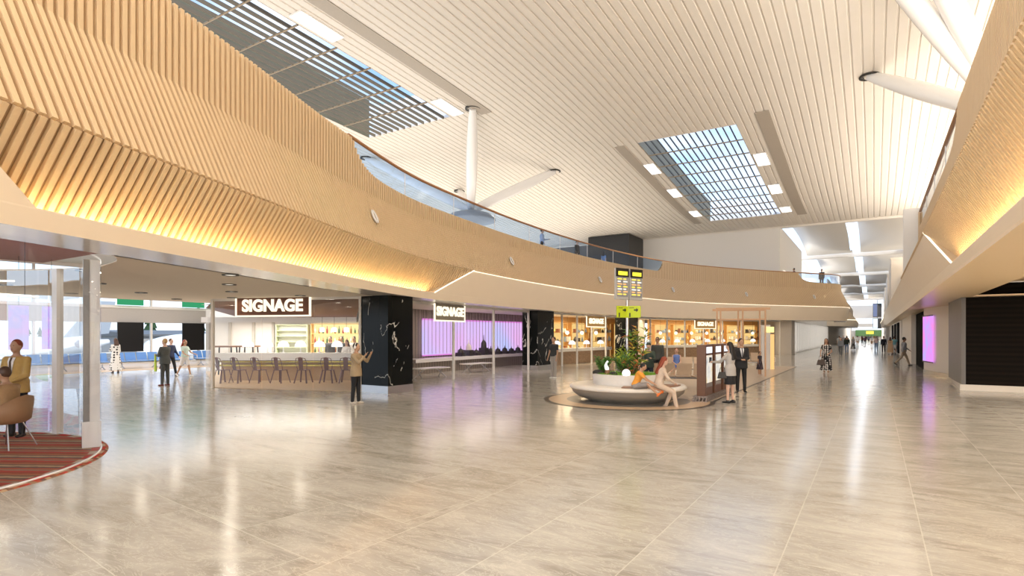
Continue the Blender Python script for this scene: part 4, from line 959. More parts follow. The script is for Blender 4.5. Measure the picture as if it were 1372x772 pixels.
# amber shops
for q0, q1 in (((-15.95, 27.9), PL.at(sY(33.5), -4.7, 0)), ((-15.35, 39.6), PL.at(sY(46.2), -4.7, 0))):
    t = MB(); a = V((q0[0], q0[1], 0)); t.bar(a+V((0, 0, SOF/2)), V((q1[0], q1[1], SOF/2)), .12, SOF); struct(t.build('wall_partition', M_grey))
for nm, (s0, s1) in (('a', (sY(34.2), sY(44.6))), ('b', (sY(46.6), sY(57.2)))):
    strip_wall('wall_shop_amber', s0-.2, s1+.3, -4.6, 0, SOF, M_amber)
    n = 4 if nm == 'a' else 6; L_ = (s1-s0)/n
    for i in range(n):
        s = s0+L_*(i+.5); p, T, nn = PL.loc(s); q = PL.at(s, -4.2, .0); rz = math.atan2(T.y, T.x)
        w_ = L_*.86
        u = shelf_unit(('amber shelf wall in the shop beside the wayfinding pole, bay %s' if nm == 'a' else 'amber shelf wall in the shop behind the seats, bay %s') % ('one', 'two', 'three', 'four', 'five', 'six', 'seven')[i], tuple(q), rz, w_, 2.75, 4, M_amber, None, 'amber shelf bays', emit('amber_shelf_glow', (1., .66, .24), .4))
        for lv in range(1, 4):
            for k in range(5):
                x = -w_/2+.2+(w_-.4)*k/4; r = rng.random(); c = q+T*x+nn*.18
                M = (M_cream, mat('goods_brown', (.25, .10, .05), .6), mat('goods_dark', (.06, .05, .05), .6), mat('goods_gold', (.75, .45, .12), .4), mat('goods_blue', (.25, .33, .45), .6), M_white)[rng.randrange(6)]
                t = MB(); h = .18+.22*rng.random(); g = .07+.06*rng.random()
                if r < .5: t.box(-g, g, -g, g, 0, h)
                else: t.lathe([(0, 0), (g, 0), (g*1.1, h*.5), (g*.5, h*.8), (g*.45, h), (0, h)], n=8)
                tag_loc(t.build('shop_goods', M), 'small packaged goods on the amber shop shelves', 'goods', 'goods on the amber shelves', (c.x, c.y, 2.75*lv/4*.97+.036))
    o = thing('shop_counter', 'white counter inside the amber shop beside the wayfinding pole' if nm == 'a' else 'white counter inside the amber shop behind the seats', 'counter', (0, 0, 0))
    s0, s1 = (sY(30.8), sY(38)) if nm == 'a' else (sY(42.8), sY(55.4))
    ss = frange(s0, s1, .5)
    t = MB(); t.grid([[PL.at(s, a, z) for s in ss] for a, z in ((-2.2, 1.0), (-1.4, 1.0), (-1.4, .8), (-2.2, .8))]); t.build('worktop', M_gloss, o)
    t = MB(); t.grid([[PL.at(s, -1.6, z) for s in ss] for z in (0, .8)]); t.build('front_panel', mat('speckled_brown', (.34, .22, .14), .5, noise=.7, scale=9), o)
    for i, s in enumerate(frange(s0+.6, s1-1, 1.9)):
        dup(lm, tuple(PL.at(s, -1.75, 1.0)), 0, 'white dome lamp on the amber shop counter', 'white dome lamps in the amber shops')
        o = thing('globe_pendant', 'warm globe pendant hanging in the amber shop', 'pendant light', tuple(PL.at(s+.8, -2.6, 2.0)), 0, 'globe pendants in the amber shops')
        t = MB(); t.ell((0, 0, 0), (.13, .13, .13), 14, 8); t.build('globe', M_globe, o); t = MB(); t.tube([(0, 0, .13), (0, 0, 1.1)], .008, 5); t.build('cord', M_dark, o)
    sm = (s0+s1)/2; p, T, nn = PL.loc(sm)
    light('amber_shop_lamp', 'AREA', tuple(PL.at(sm, -2.4, SOF-.05)), 120 if nm == 'a' else 190, (1., .78, .5), 2.2, (s1-s0)*.85, (0, 0, math.atan2(-T.x, T.y)))

# ------------------------------------------------------------------ planter island
IC = V((-6.05, 15.75, 0))
t = MB(); t.lathe([(2.28, .004), (2.42, .004)], tuple(IC), 96, 0, False); t.lathe([(1.75, .004), (2.28, .004)], tuple(IC), 96, 1, False); t.lathe([(1.35, .004), (1.75, .004)], tuple(IC), 96, 2, False)
M_ring = [mat('inlay_dark', (.05, .04, .03), .3), mat('inlay_tan', (.58, .42, .28), .3), mat('inlay_grey', (.22, .20, .18), .3)]
struct(t.build('floor_inlay', M_ring))
t = MB(); t.prism([(-3.85, 16.6), (-3.85, 37), (-8.0, 37), (-8.3, 17.5)], .0, .006, 1); t.prism([(-3.78, 16.3), (-3.78, 37), (-3.85, 37), (-3.85, 16.3)], 0, .008, 0); struct(t.build('floor_island', [M_ring[0], mat('island_tan', (.55, .45, .35), .3)]))
o = thing('ring_bench', 'round white stone bench with a grey bowl-shaped base around the planter', 'bench', tuple(IC))
t = MB(); t.lathe([(1.30, .46), (1.60, .46), (1.66, .42), (1.66, .36), (1.6, .35)], n=72); t.lathe([(.9, .46), (1.30, .46)], n=72); t.build('seat', mat('bench_white', (.78, .73, .66), .3), o)
t = MB(); t.lathe([(1.62, .36), (1.58, .24), (1.42, .12), (1.2, .05), (1.1, 0)], n=72); t.build('base', mat('bench_grey', (.30, .27, .23), .35), o)
t = MB(); a0, a1 = math.radians(-75), math.radians(10); t.lathe([(1.02, .465), (1.02, .485), (1.5, .485), (1.5, .465)], n=24, a0=a0, a1=a1, smooth=False); t.build('wooden_pad', M_wood, o)
o = thing('round_planter', 'round white planter drum in the middle of the ring bench', 'planter', (IC.x, IC.y, .46))
t = MB(); t.lathe([(.98, 0), (1.0, .30), (.95, .31), (.95, .22)], n=72); t.build('drum', mat('planter_white', (.70, .67, .63), .3, noise=.05), o)
t = MB(); t.lathe([(0, .26), (.95, .25)], n=48); g = t.build('soil', mat('soil', (.06, .04, .02), .95), o)
# grass in the planter
rg = random.Random(2); t = MB()
for k in range(2600):
    a = rg.random()*2*PI; r = .94*math.sqrt(rg.random()); x, y = r*math.cos(a), r*math.sin(a); h = .05+.07*rg.random(); b = rg.random()*2*PI; w_ = .008
    t.add([(x-w_*math.cos(b), y-w_*math.sin(b), 0), (x+w_*math.cos(b), y+w_*math.sin(b), 0), (x+.03*math.sin(b), y+.03*math.cos(b), h)], [(0, 1, 2)])
g = t.build('grass', mat('bright_grass', (.26, .52, .05), .8, noise=.3)); g.location = (IC.x, IC.y, .71); g['kind'] = 'stuff'; g['label'] = 'bright green grass filling the round planter'; g['category'] = 'grass'
def leaf(t, base, d, ln, wd, mi, rg):
    d = V(d).normalized(); sd = d.cross(V((0, 0, 1)))
    if sd.length < .05: sd = V((1, 0, 0))
    sd.normalize(); up = sd.cross(d); b = V(base); m = b+d*ln*.5+up*ln*.08; e = b+d*ln-up*ln*.06
    t.add([b, m+sd*wd/2-up*.01, e, m-sd*wd/2-up*.01, m+up*.012], [(0, 1, 4), (1, 2, 4), (2, 3, 4), (3, 0, 4)], mi)
LG = [mat('leaf_dark', (.03, .09, .02), .5), mat('leaf_mid', (.09, .22, .03), .5), mat('leaf_lime', (.42, .50, .05), .5), mat('leaf_rust', (.50, .16, .04), .5), mat('leaf_yellow', (.72, .52, .08), .5)]
def plant(name, lab, dx, dy, h, n, ln, wd, mis, cat='plant', spread=.3, low=.2, stems=3, seed=1, up=.3, up2=.7):
    rg = random.Random(seed); o = thing(name, lab, cat, (IC.x+dx, IC.y+dy, .71)); t = MB(); st = MB(); tips = []
    for k in range(stems):
        a = 2*PI*k/stems+rg.random(); e = V((spread*.4*math.cos(a), spread*.4*math.sin(a), h*(.75+.25*rg.random()))); mid = e*.5+V((rg.uniform(-.04, .04), rg.uniform(-.04, .04), 0))
        st.tube([(0, 0, 0), mid, e], [.018, .014, .006], 6); tips.append((mid, e))
    for k in range(n):
        m, e = tips[rg.randrange(stems)]; f = low+(1-low)*rg.random(); p = (m*(2*f) if f < .5 else m.lerp(e, 2*f-1))
        a = rg.random()*2*PI; el = rg.uniform(up-.5, up2)
        leaf(t, p, (math.cos(a), math.sin(a), el), ln*(.6+.6*rg.random()), wd*(.7+.5*rg.random()), rg.choice(mis), rg)
    t.build('foliage', LG, o); st.build('stem', mat('stem_brown', (.18, .10, .05), .8), o)
plant('round_shrub', 'bushy fine-leaved green shrub at the left of the planter', -.62, -.30, .52, 900, .13, .02, [0, 1, 1], 'shrub', .5, .25, 9, 3, .4, 1.0)
plant('croton_plant', 'tall croton with yellow, green and rust leaves in the planter', .26, .16, 1.42, 190, .27, .085, [0, 1, 1, 2, 2, 3, 4], 'plant', .6, .3, 5, 5, .25, .8)
plant('leafy_plant', 'mid-height green leafy plant in front of the wayfinding pole', -.02, -.25, .62, 220, .22, .045, [0, 1, 1, 2], 'plant', .6, .1, 7, 8, .6, 1.5)
plant('fern_plant', 'low dark fern behind the white figurine', -.2, .35, .5, 240, .25, .04, [0, 0, 1], 'plant', .7, .1, 7, 9, .5, 1.2)
plant('leafy_plant', 'green leafy plant behind the boy in orange', .30, -.42, .45, 180, .18, .05, [0, 1, 1, 3], 'plant', .5, .1, 6, 12, .5, 1.2)
plant('spiky_plant', 'pale lime spiky plant in the middle of the planter', -.12, .05, .75, 60, .3, .035, [2, 2, 1], 'plant', .25, .3, 4, 15, 1.2, 2.2)
for dx, dy, s, lab in ((-.70, -.52, .13, 'dark round boulder at the left rim of the planter'), (-.16, -.66, .10, 'dark flat stone in front of the leafy planter plants')):
    rg = random.Random(int(s*100)); t = MB(); t.ell((0, 0, s*.55), (s*1.25, s, s*.75), 14, 9)
    t.v = [(x*(1+.1*math.sin(9*y+5*z)), y*(1+.1*math.sin(11*x)), z) for x, y, z in t.v]
    tag_loc(t.build('boulder', mat('dark_rock', (.03, .028, .025), .8, noise=.4)), lab, 'rock', None, (IC.x+dx, IC.y+dy, .71))
t = MB(); t.ell((0, 0, .105), (.115, .115, .115), 24, 14); o = thing('globe_lamp', 'glowing white globe lamp on the planter rim', 'lamp', (IC.x+.30, IC.y-.86, .72)); t.build('globe', emit('globe_white', (1., .97, .92), .62), o)
t = MB(); t.lathe([(.05, 0), (.05, .02), (0, .02)], n=12); t.build('base', M_dark, o)
o = thing('garden_figurine', 'white bird-like figurine on a brown stump in the planter', 'figurine', (IC.x-.36, IC.y-.62, .71))
t = MB(); t.lathe([(0, 0), (.075, 0), (.068, .17), (0, .175)], n=12); t.build('stump', M_wood, o)
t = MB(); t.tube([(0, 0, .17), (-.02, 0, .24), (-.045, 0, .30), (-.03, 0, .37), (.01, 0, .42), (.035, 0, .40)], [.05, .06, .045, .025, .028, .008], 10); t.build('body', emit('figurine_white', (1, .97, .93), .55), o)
# wayfinding pole
o = thing('wayfinding_pole', 'wayfinding pole with two flight boards and lime green arrow panels', 'sign', (IC.x-.02, IC.y+.05, .71))
Z0 = .71
t = MB(); t.tube([(0, 0, 0), (0, 0, 3.1)], .045, 14); t.build('pole', M_steel, o)
da = YAW+math.radians(35)
def board(parent, name, cx, w_, z0, z1, ang, M, th=.06, cy=0.):
    mx = Matrix.Rotation(ang, 4, 'Z'); t = MB(); t.box(cx-w_/2, cx+w_/2, cy-th/2, cy+th/2, z0-Z0, z1-Z0, 0, mx); return t.build(name, M, parent, .008)
for sgn in (-1, 1):
    cx = sgn*.29
    b = board(o, 'flight_board', cx, .52, 2.90, 3.80, da, M_steel if False else mat('board_grey', (.50, .49, .47), .4), .07, -.05)
    mx = Matrix.Rotation(da, 4, 'Z')
    t = MB(); t.box(cx-.26, cx+.26, -.092, -.086, 3.55-Z0, 3.80-Z0, 0, mx); t.build('board_header', M_black, b)
    t = MB(); t.box(cx-.17, cx+.20, -.097, -.092, 3.60-Z0, 3.71-Z0, 0, mx); t.build('header_strip', emit('strip_yellow', (1., .86, .06), .62), b)
    t = MB(); t.box(cx-.22, cx+.22, -.090, -.086, 2.98-Z0, 3.54-Z0, 0, mx); t.build('board_screen', mat('board_screen', (.30, .31, .33), .25), b)
    for cc, (xa, xb) in enumerate(((-.20, -.02), (.03, .20))):
        t = MB()
        for k in range(7):
            z = 3.49-Z0-.073*k; t.box(cx+xa, cx+xb-.05*((k*3+cc) % 2), -.094, -.090, z-.02, z+.02, k % 3, mx)
        t.build('flight_rows', [emit('row_yellow', (.95, .72, .12), .55), emit('row_cream', (.9, .86, .75), .5), emit('row_orange', (.95, .5, .2), .5)], b)
    # lime arrow panel
    ang = YAW+sgn*math.radians(-28); cx = sgn*.21
    b = board(o, 'arrow_panel', cx, .38, 2.38, 2.72, ang, mat('lime_panel', (.58, .70, .02), .4), .05, -.02)
    mx = Matrix.Rotation(ang, 4, 'Z'); q = [(-.02, .0), (.05, .0), (.05, .045), (.11, -.02), (.05, -.085), (.05, -.04), (-.02, -.04)]
    t = MB(); pts = [mx @ V((cx+.02+x, -.052, 2.62-Z0+z)) for x, z in q]; t.add(pts, [tuple(range(7))]); t.build('arrow', M_dark, b)
    t = MB(); t.box(cx-.14, cx-.10, -.052, -.046, 2.40-Z0, 2.52-Z0, 0, mx); t.box(cx-.14, cx+.0, -.052, -.046, 2.655-Z0, 2.67-Z0, 0, mx); t.build('panel_text', M_dark, b)

# kiosk totems
M_tot = timber('totem_walnut', (.10, .045, .025), (.19, .09, .05), (1, 1, 8), .35)
M_scr = screen('kiosk_screen', (.95, .72, .38), (1., .93, .82), (.55, .58, .62), .36, 3.)
tt = None
for k in range(3):
    lab = ('walnut information kiosk with lit screen, nearest of three', 'walnut information kiosk with lit screen, middle of three', 'walnut information kiosk behind the woman in grey, farthest of three')[k]
    p = (-4.12, 16.75+1.12*k, 0)
    if k: dup(tt, p, None, lab); continue
    tt = thing('information_kiosk', lab, 'kiosk', p, 0, 'walnut information kiosks')
    t = MB(); t.box(-.10, .14, -.42, .42, .16, 1.6); t.build('body', M_tot, tt, .01)
    t = MB(); t.box(.14, .15, -.30, .34, .52, 1.30); t.build('screen_face', M_scr, tt)
    t = MB(); t.box(.14, .15, -.30, .34, 1.36, 1.54); t.build('header_screen', emit('kiosk_header', (.9, .93, 1.), .48), tt)
    t = MB(); t.box(.14, .152, -.30, .34, .40, .50); t.build('keypad', mat('keypad_grey', (.30, .28, .27), .4), tt)
    t = MB(); t.box(-.2, .2, -.5, .5, .0, .02); t.box(-.16, .16, -.44, .44, .12, .16)
    for a in frange(-.45, .45, .15): t.bar((.18, a-.03, .02), (.18, a+.03, .16), .02, .02); t.bar((-.18, a-.03, .02), (-.18, a+.03, .16), .02, .02)
    t.bar((.18, -.48, .15), (.18, .48, .15), .02, .02); t.bar((-.18, -.48, .15), (-.18, .48, .15), .02, .02)
    for a in frange(-.18, .18, .09): t.bar((a-.02, -.48, .02), (a+.02, -.48, .16), .02, .02)
    t.build('openwork_base', mat('base_pewter', (.33, .27, .24), .35, .5), tt)
# tan seats
TAN = [mat('tan_seat', (.62, .47, .33), .45), M_steel]
beam_seat('beam_bench', 'row of tan seats right behind the red-haired woman', 5, TAN, (-5.72, 20.25, .006), math.radians(25), 'tan beam seats')
beam_seat('beam_bench', 'row of tan seats in front of the shop window behind the woman in blue', 5, TAN, (-7.45, 24.9, .006), math.radians(200), 'tan beam seats')
beam_seat('beam_bench', 'row of tan seats behind the child near the pergola', 5, TAN, (-5.9, 33.2, .006), math.radians(205), 'tan beam seats')
# pergola
o = thing('timber_pergola', 'slender timber frame standing on the tan island floor', 'pergola', (-5.2, 27.8, 0), math.radians(20))
M_perg = timber('pergola_timber', (.62, .36, .20), (.74, .47, .28), (1, 1, 5), .5)
for x in (-.95, 0, .95):
    for y in (-.6, .6):
        t = MB(); t.box(x-.03, x+.03, y-.03, y+.03, 0, 3.0); t.build('post', M_perg, o)
for y in (-.6, .6):
    t = MB(); t.box(-1.15, 1.15, y-.04, y+.04, 3.0, 3.1); t.build('beam', M_perg, o)
    t = MB(); t.box(-.95, .95, y-.03, y+.03, 2.55, 2.6); t.build('rail', M_perg, o)
# advertising pillar
o = thing('light_pillar', 'white pillar with an orange timber side and lit sign near the concourse', 'pillar', (-4.9, 33.6, 0), .4)
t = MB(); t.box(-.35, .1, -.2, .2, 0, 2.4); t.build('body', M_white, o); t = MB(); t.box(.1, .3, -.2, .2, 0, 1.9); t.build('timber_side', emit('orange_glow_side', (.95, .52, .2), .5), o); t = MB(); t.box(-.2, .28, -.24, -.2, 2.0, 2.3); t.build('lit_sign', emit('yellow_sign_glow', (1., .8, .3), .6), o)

# ------------------------------------------------------------------ people
SKIN = dict(a=mat('skin_light', (.66, .42, .31), .5, noise=.03), b=mat('skin_tan', (.50, .29, .18), .5, noise=.03), c=mat('skin_brown', (.24, .12, .07), .5, noise=.03))
def cl(name, c, r=.85): return mat('cloth_'+name, c, r, noise=.12, scale=25)
HAIR = dict(black=mat('hair_black', (.012, .010, .009), .5), brown=mat('hair_brown', (.07, .03, .015), .5), red=mat('hair_red', (.26, .045, .015), .5), blond=mat('hair_blond', (.55, .36, .16), .5), grey=mat('hair_grey', (.4, .38, .36), .6))
M_eye = mat('eye_dark', (.02, .015, .012), .2)
def cap(mb, a, b, r0, r1, n=10, fl=None):
    """closed tapered capsule"""
    a, b = V(a), V(b); d = b-a; ln = max(d.length, 1e-4); d = d/ln
    pts, rad = [], []
    for k in range(4): t = PI/2*(k/3.5-1); pts.append(a+d*r0*math.sin(t)); rad.append(max(.002, r0*math.cos(t)))
    for k in range(1, 5): t = PI/2*k/4.2; pts.append(b+d*r1*math.sin(t)); rad.append(max(.002, r1*math.cos(t)))
    mb.tube(pts, rad, n)
def remesh(mb, name, M, parent, vox, smooth=3):
    me = mb.mesh(name, M); o = bpy.data.objects.new('tmp', me); COL.objects.link(o)
    m = o.modifiers.new('r', 'REMESH'); m.mode = 'VOXEL'; m.voxel_size = vox; m.use_smooth_shade = True
    if smooth: s = o.modifiers.new('s', 'SMOOTH'); s.iterations = smooth; s.factor = .5
    dg = bpy.context.evaluated_depsgraph_get(); dg.update()
    nm = bpy.data.meshes.new_from_object(o.evaluated_get(dg)); nm.name = name
    if not nm.materials: nm.materials.append(M)
    bpy.data.objects.remove(o); bpy.data.meshes.remove(me)
    nm.polygons.foreach_set('use_smooth', [True]*len(nm.polygons))
    r = bpy.data.objects.new(name, nm); COL.objects.link(r); r.parent = parent
    return r
def loft(mb, rings, n=16):
    """rings: (centre, half width, half depth, side axis, front axis)"""
    rows = [[c+sx*(w*math.cos(2*PI*k/n))+fy*(d*math.sin(2*PI*k/n)) for k in range(n)] for c, w, d, sx, fy in rings]
    vs = [p for r in rows for p in r]
    mb.add(vs, [(i*n+k, i*n+(k+1) % n, (i+1)*n+(k+1) % n, (i+1)*n+k) for i in range(len(rows)-1) for k in range(n)], 0, True)
    mb.add(rows[0], [tuple(range(n-1, -1, -1))]); mb.add(rows[-1], [tuple(range(n))])
STAND = ((0, 0, 0), (0, 0, 0))
def person(label, loc, face, h=1.75, sex='m', skin='a', hair=('black', 'short'), top=('white', (.8, .8, .8), 'short', -.02), bottom=('trousers', 'black', (.02, .02, .02), 0), shoes=(.03, .03, .03),
           arms=((0, .09, .15, 0), (0, .09, .15, 0)), legs=((.03, 0, .03), (-.03, 0, .03)), lean=0., head=(0, 0), sit=None, vox=.014, group=None, topmat=None, botmat=None, beard=False, hat=None, fingers=True, tie=None):
    k = h/1.75
    root = thing('person', label, 'person', loc, math.radians(face), group)
    f = sex == 'f'
    sh = .155 if f else .185
    hipw = .165 if f else .15
    # frames
    q = Matrix.Rotation(-lean, 4, 'X')          # torso leans forward (+Y) about the pelvis
    up, fw, sd = q @ V((0, 0, 1)), q @ V((0, 1, 0)), V((1, 0, 0))
    pel = V((0, 0, .93))
    def T(z, y=0., x=0.): return pel+up*z+fw*y+sd*x
    J = {}
    for i, s in enumerate((-1, 1)):
        p, ab, el, inw = arms[i]
        S0 = T(.435, 0, s*sh)
        d = V((s*math.sin(ab), math.sin(p)*math.cos(ab), -math.cos(p)*math.cos(ab)))
        E0 = S0+d*.29
        d2 = V((-s*math.sin(inw), math.sin(p+el)*math.cos(inw), -math.cos(p+el)*math.cos(inw)))
        W0 = E0+d2*.25
        hp, kn, la = legs[i]
        H0 = pel+V((s*.088, 0, -.02))
        t = V((s*math.sin(la), math.sin(hp)*math.cos(la), -math.cos(hp)*math.cos(la))); K0 = H0+t*.42
        t2 = V((s*math.sin(la)*.4, math.sin(hp-kn), -math.cos(hp-kn))); A0 = K0+t2*.42
        J[s] = (S0, E0, W0, d2, H0, K0, A0, t2)
    low = min(J[s][6].z for s in (-1, 1))-.085
    off = V((0, 0, -low)) if sit is None else V((0, 0, sit/k-(pel.z-.10)))
    sc = Matrix.Scale(k, 4)
    def X(p): return sc @ (V(p)+off)
    class SB(MB):
        def out(s):
            s.v = [tuple(X(v)) for v in s.v]; return s
    # torso rings
    W = ((-.09, .10, .085), (-.03, hipw, .115), (.05, hipw*.98, .115), (.17, .125 if f else .14, .095), (.30, .145 if f else .165, .115 if not f else .12), (.40, .155 if f else .185, .118), (.46, .125 if f else .16, .09), (.49, .085 if f else .10, .075), (.515, .062, .06))
    def torso(mb, z0, z1, g):
        r = [(T(z, -.005 if z < .1 else 0), w+g, d+g, sd, fw) for z, w, d in W if z0-1e-6 <= z <= z1+1e-6]
        loft(mb, r)
    HC = T(.672, .02); yaw, pit = head
    hq = Matrix.Rotation(yaw, 3, 'Z') @ Matrix.Rotation(-pit, 3, 'X')
    def Hh(x, y, z): return HC+hq @ V((x, y, z))
    b = SB()
    torso(b, -.1, .6, 0)
    cap(b, T(.47), T(.62, .015), .058, .052)
    b.ell(HC, (.074, .094, .112), 16, 12, 0, hq); b.ell(Hh(0, .03, -.055), (.055, .062, .062), 12, 8, 0, hq)
    cap(b, Hh(0, .088, .01), Hh(0, .105, -.022), .011, .015, 6)
    for s in (-1, 1): b.ell(Hh(s*.075, -.005, -.01), (.012, .02, .03), 8, 6, 0, hq)
    for s in (-1, 1):
        S0, E0, W0, d2, H0, K0, A0, t2 = J[s]
        cap(b, S0, E0, .052 if not f else .044, .040 if not f else .035); cap(b, E0, W0, .038 if not f else .034, .025)
        cap(b, H0, K0, .085, .055); cap(b, K0, A0, .055, .036)
        # hand: palm, four fingers, thumb
        sid = d2.cross(V((0, 0, 1)));  sid = sid.normalized() if sid.length > .1 else V((1, 0, 0))
        nrm = sid.cross(d2).normalized(); P0 = W0+d2*.05
        b.ell(P0, (.03, .03, .045), 10, 6, 0, d2.to_track_quat('Z', 'Y').to_matrix())
        if fingers:
            for j, (o_, ln) in enumerate(((-.027, .058), (-.009, .068), (.009, .064), (.026, .05))):
                a = P0+d2*.035+sid*o_; m = a+d2*ln*.55+nrm*.006; e = m+d2*ln*.4-nrm*.018
                cap(b, a, m, .0095, .009, 6); cap(b, m, e, .009, .008, 6)
            a = P0+sid*(-s*.028); cap(b, a, a+d2*.045+sid*(-s*.02), .012, .009, 6)
        else: cap(b, P0, P0+d2*.07, .028, .016)
        cap(b, A0, A0+V((0, .0, -.03)), .035, .035)
    body = remesh(b.out(), 'body', SKIN[skin], root, vox, 2)
    # eyes and mouth
    if vox < .02:
        for s in (-1, 1): e = SB(); e.ell(Hh(s*.029, .090, .015), (.009, .006, .006), 8, 6); e.out().build('eye', M_eye, root)
    if vox < .02: e = SB(); e.ell(Hh(0, .093, -.052), (.022, .006, .006), 8, 6); e.out().build('mouth', mat('lips', (.35, .10, .09), .4), root)
    # hair
    hs = SB(); hm = HAIR[hair[0]]
    hs.ell(Hh(0, -.022, .026), (.083, .094, .104), 16, 12, 0, hq)
    if hair[1] in ('long', 'mid'):
        ln = .30 if hair[1] == 'long' else .16
        for s in (-.045, 0, .045): cap(hs, Hh(s, -.06, .0), T(.62-ln, -.115, s*1.5), .05, .05)
    if hair[1] == 'bun': hs.ell(Hh(0, -.10, .07), (.045, .045, .045), 10, 8)
    if hair[1] == 'pony': cap(hs, Hh(0, -.10, .04), Hh(0, -.16, -.12), .035, .02)
    if hair[1] != 'none': remesh(hs.out(), 'hair', hm, root, max(.014, vox), 2)
    if beard: t = SB(); t.ell(Hh(0, .055, -.085), (.055, .045, .06), 12, 8, 0, hq); remesh(t.out(), 'beard', HAIR['grey'] if beard == 'grey' else HAIR['brown'], root, .014, 1)
    if hat: 
        t = SB(); t.ell(Hh(0, -.012, .065), (.088, .10, .072), 16, 10, 0, hq); t.lathe([(.105, 0), (.105, .008)], tuple(Hh(0, .03, .055)), 18); t.out().build('hat', cl('hat_'+hat[0], hat[1]), root)
    vx = max(.018, vox)
    # upper garment
    if top:
        nm, c, sl, hem = top; t = SB(); M = topmat or cl(nm, c)
        z0 = hem
        lo_ = z0 < -.1 and sit is None
        rr = [(T(max(z0, -.28)), .205, .16, sd, fw), (T(-.095), .205, .155, sd, fw)] if lo_ else []
        if lo_: z0 = -.08
        rr += [(T(z), max(w+.018, .20 if lo_ and z < .08 else 0), max(d+.018, .15 if lo_ and z < .08 else 0), sd, fw) for z, w, d in W if z >= z0-.001 and z <= .495]
        loft(t, rr)
        if sl != 'none':
            for s in (-1, 1):
                S0, E0, W0 = J[s][:3]; r0 = .06 if not f else .052
                cap(t, T(.425, 0, s*sh*.7), S0, .07, r0)
                if sl == 'short': cap(t, S0, S0.lerp(E0, .55), r0, r0-.004)
                else: cap(t, S0, E0, r0, .052); cap(t, E0, E0.lerp(W0, .93), .05, .038)
        remesh(t.out(), 'top', M, root, vx, 2)
    if tie:
        t = SB(); loft(t, [(T(.475, .098), .06, .014, sd, fw), (T(.40, .136), .055, .014, sd, fw), (T(.30, .138), .035, .014, sd, fw), (T(.19, .122), .006, .014, sd, fw)]); t.out().build('shirt_front', cl('shirt_white', (.8, .8, .8)), root)
        t = SB(); loft(t, [(T(.475, .112), .018, .008, sd, fw), (T(.40, .15), .018, .008, sd, fw), (T(.30, .152), .022, .008, sd, fw), (T(.2, .136), .004, .008, sd, fw)], 8); t.out().build('tie', cl('tie_'+tie[0], tie[1]), root)
    # lower garment
    kind, nm, c, hemz = bottom; M = botmat or cl(nm, c)
    t = SB()
    if kind in ('trousers', 'shorts'):
        rr = [(T(z), w+.014, d+.014, sd, fw) for z, w, d in W if z <= .18]; loft(t, rr)
        for s in (-1, 1):
            H0, K0, A0, t2 = J[s][4:]
            if kind == 'trousers': cap(t, H0, K0, .098, .072); cap(t, K0, A0+t2*.0, .07, .055)
            else: cap(t, H0, H0.lerp(K0, .8), .10, .088)
        remesh(t.out(), kind, M, root, vx, 2)
    else:   # skirt / dress: loft from the waist down to the hem
        if sit is None:
            ds = [(T(.13), .135, .10, sd, fw), (T(.05), hipw+.012, .128, sd, fw)]
            n_ = 5; mid = (J[-1][5]+J[1][5])/2; z1 = hemz
            for i in range(1, n_+1):
                u = i/n_; z = pel.z+.0+(z1-pel.z)*u; yy = (mid.y)*min(1, u*1.1)
                wd = hipw+.02+(kind == 'dress')*.09*u; ds.append((V((0, yy, z)), wd, .14+(kind == 'dress')*.08*u, sd, V((0, 1, 0))))
            loft(t, ds, 20); t.out().build(kind, M, root)
        else:
            rr = [(T(z), w+.016, d+.016, sd, fw) for z, w, d in W if z <= .18]; loft(t, rr)
            for s in (-1, 1): cap(t, J[s][4], J[s][4].lerp(J[s][5], .9), .11, .09)
            remesh(t.out(), kind, M, root, vx, 2)
    # shoes
    for s in (-1, 1):
        A0, t2 = J[s][6], J[s][7]; fd = V((0, 1, 0)); fd = (fd-t2*fd.dot(t2)).normalized()
        if sit is None and abs(t2.y) < .35: fd = V((0, 1, 0))
        t = SB(); a = A0+t2*.055; cap(t, a-fd*.05, a+fd*.13+V((s*.015, 0, -.005)), .036, .030); cap(t, A0+t2*.02, a, .044, .042)
        remesh(t.out(), 'shoe', cl('shoe_%d_%d_%d' % tuple(int(q_*99) for q_ in shoes), shoes, .5), root, vx, 1)
    root['k'] = k; del root['k']
    def world(p): return root_matrix(root) @ X(p)
    person.J = J; person.X = X; person.root = root; person.T = T; person.H = Hh
    return root
def root_matrix(o): return Matrix.Translation(o.location) @ Matrix.Rotation(o.rotation_euler.z, 4, 'Z')
def hand_pos(side): return root_matrix(person.root) @ person.X(person.J[side][2]+person.J[side][3]*.08)
def held(name, label, cat, pos, M, build, rz=0):
    o = thing(name, label, cat, tuple(pos), rz); build(o, M); return o
def handbag(label, pos, M, rz=0, s=1.):
    o = thing('handbag', label, 'bag', tuple(pos), rz)
    t = MB(); t.hexa([V((-.17*s, -.06*s, -.40*s)), V((.17*s, -.06*s, -.40*s)), V((.17*s, .06*s, -.40*s)), V((-.17*s, .06*s, -.40*s)), V((-.12*s, -.03*s, -.17*s)), V((.12*s, -.03*s, -.17*s)), V((.12*s, .03*s, -.17*s)), V((-.12*s, .03*s, -.17*s))]); t.build('bag_body', M, o, .02)
    t = MB(); t.tube([(-.09*s, 0, -.18*s), (-.07*s, 0, -.03*s), (0, 0, .0), (.07*s, 0, -.03*s), (.09*s, 0, -.18*s)], .008, 6); t.build('handle', M, o)
def phone(label, pos, rz=0):
    o = thing('phone', label, 'phone', tuple(pos), rz); t = MB(); t.box(-.037, .037, -.005, .005, -.02, .13); t.build('case', M_black, o, .004); t = MB(); t.box(-.032, .032, -.0065, -.005, -.012, .122); t.build('display', mat('phone_display', (.05, .06, .08), .1), o)

DEN = (.22, .27, .36)
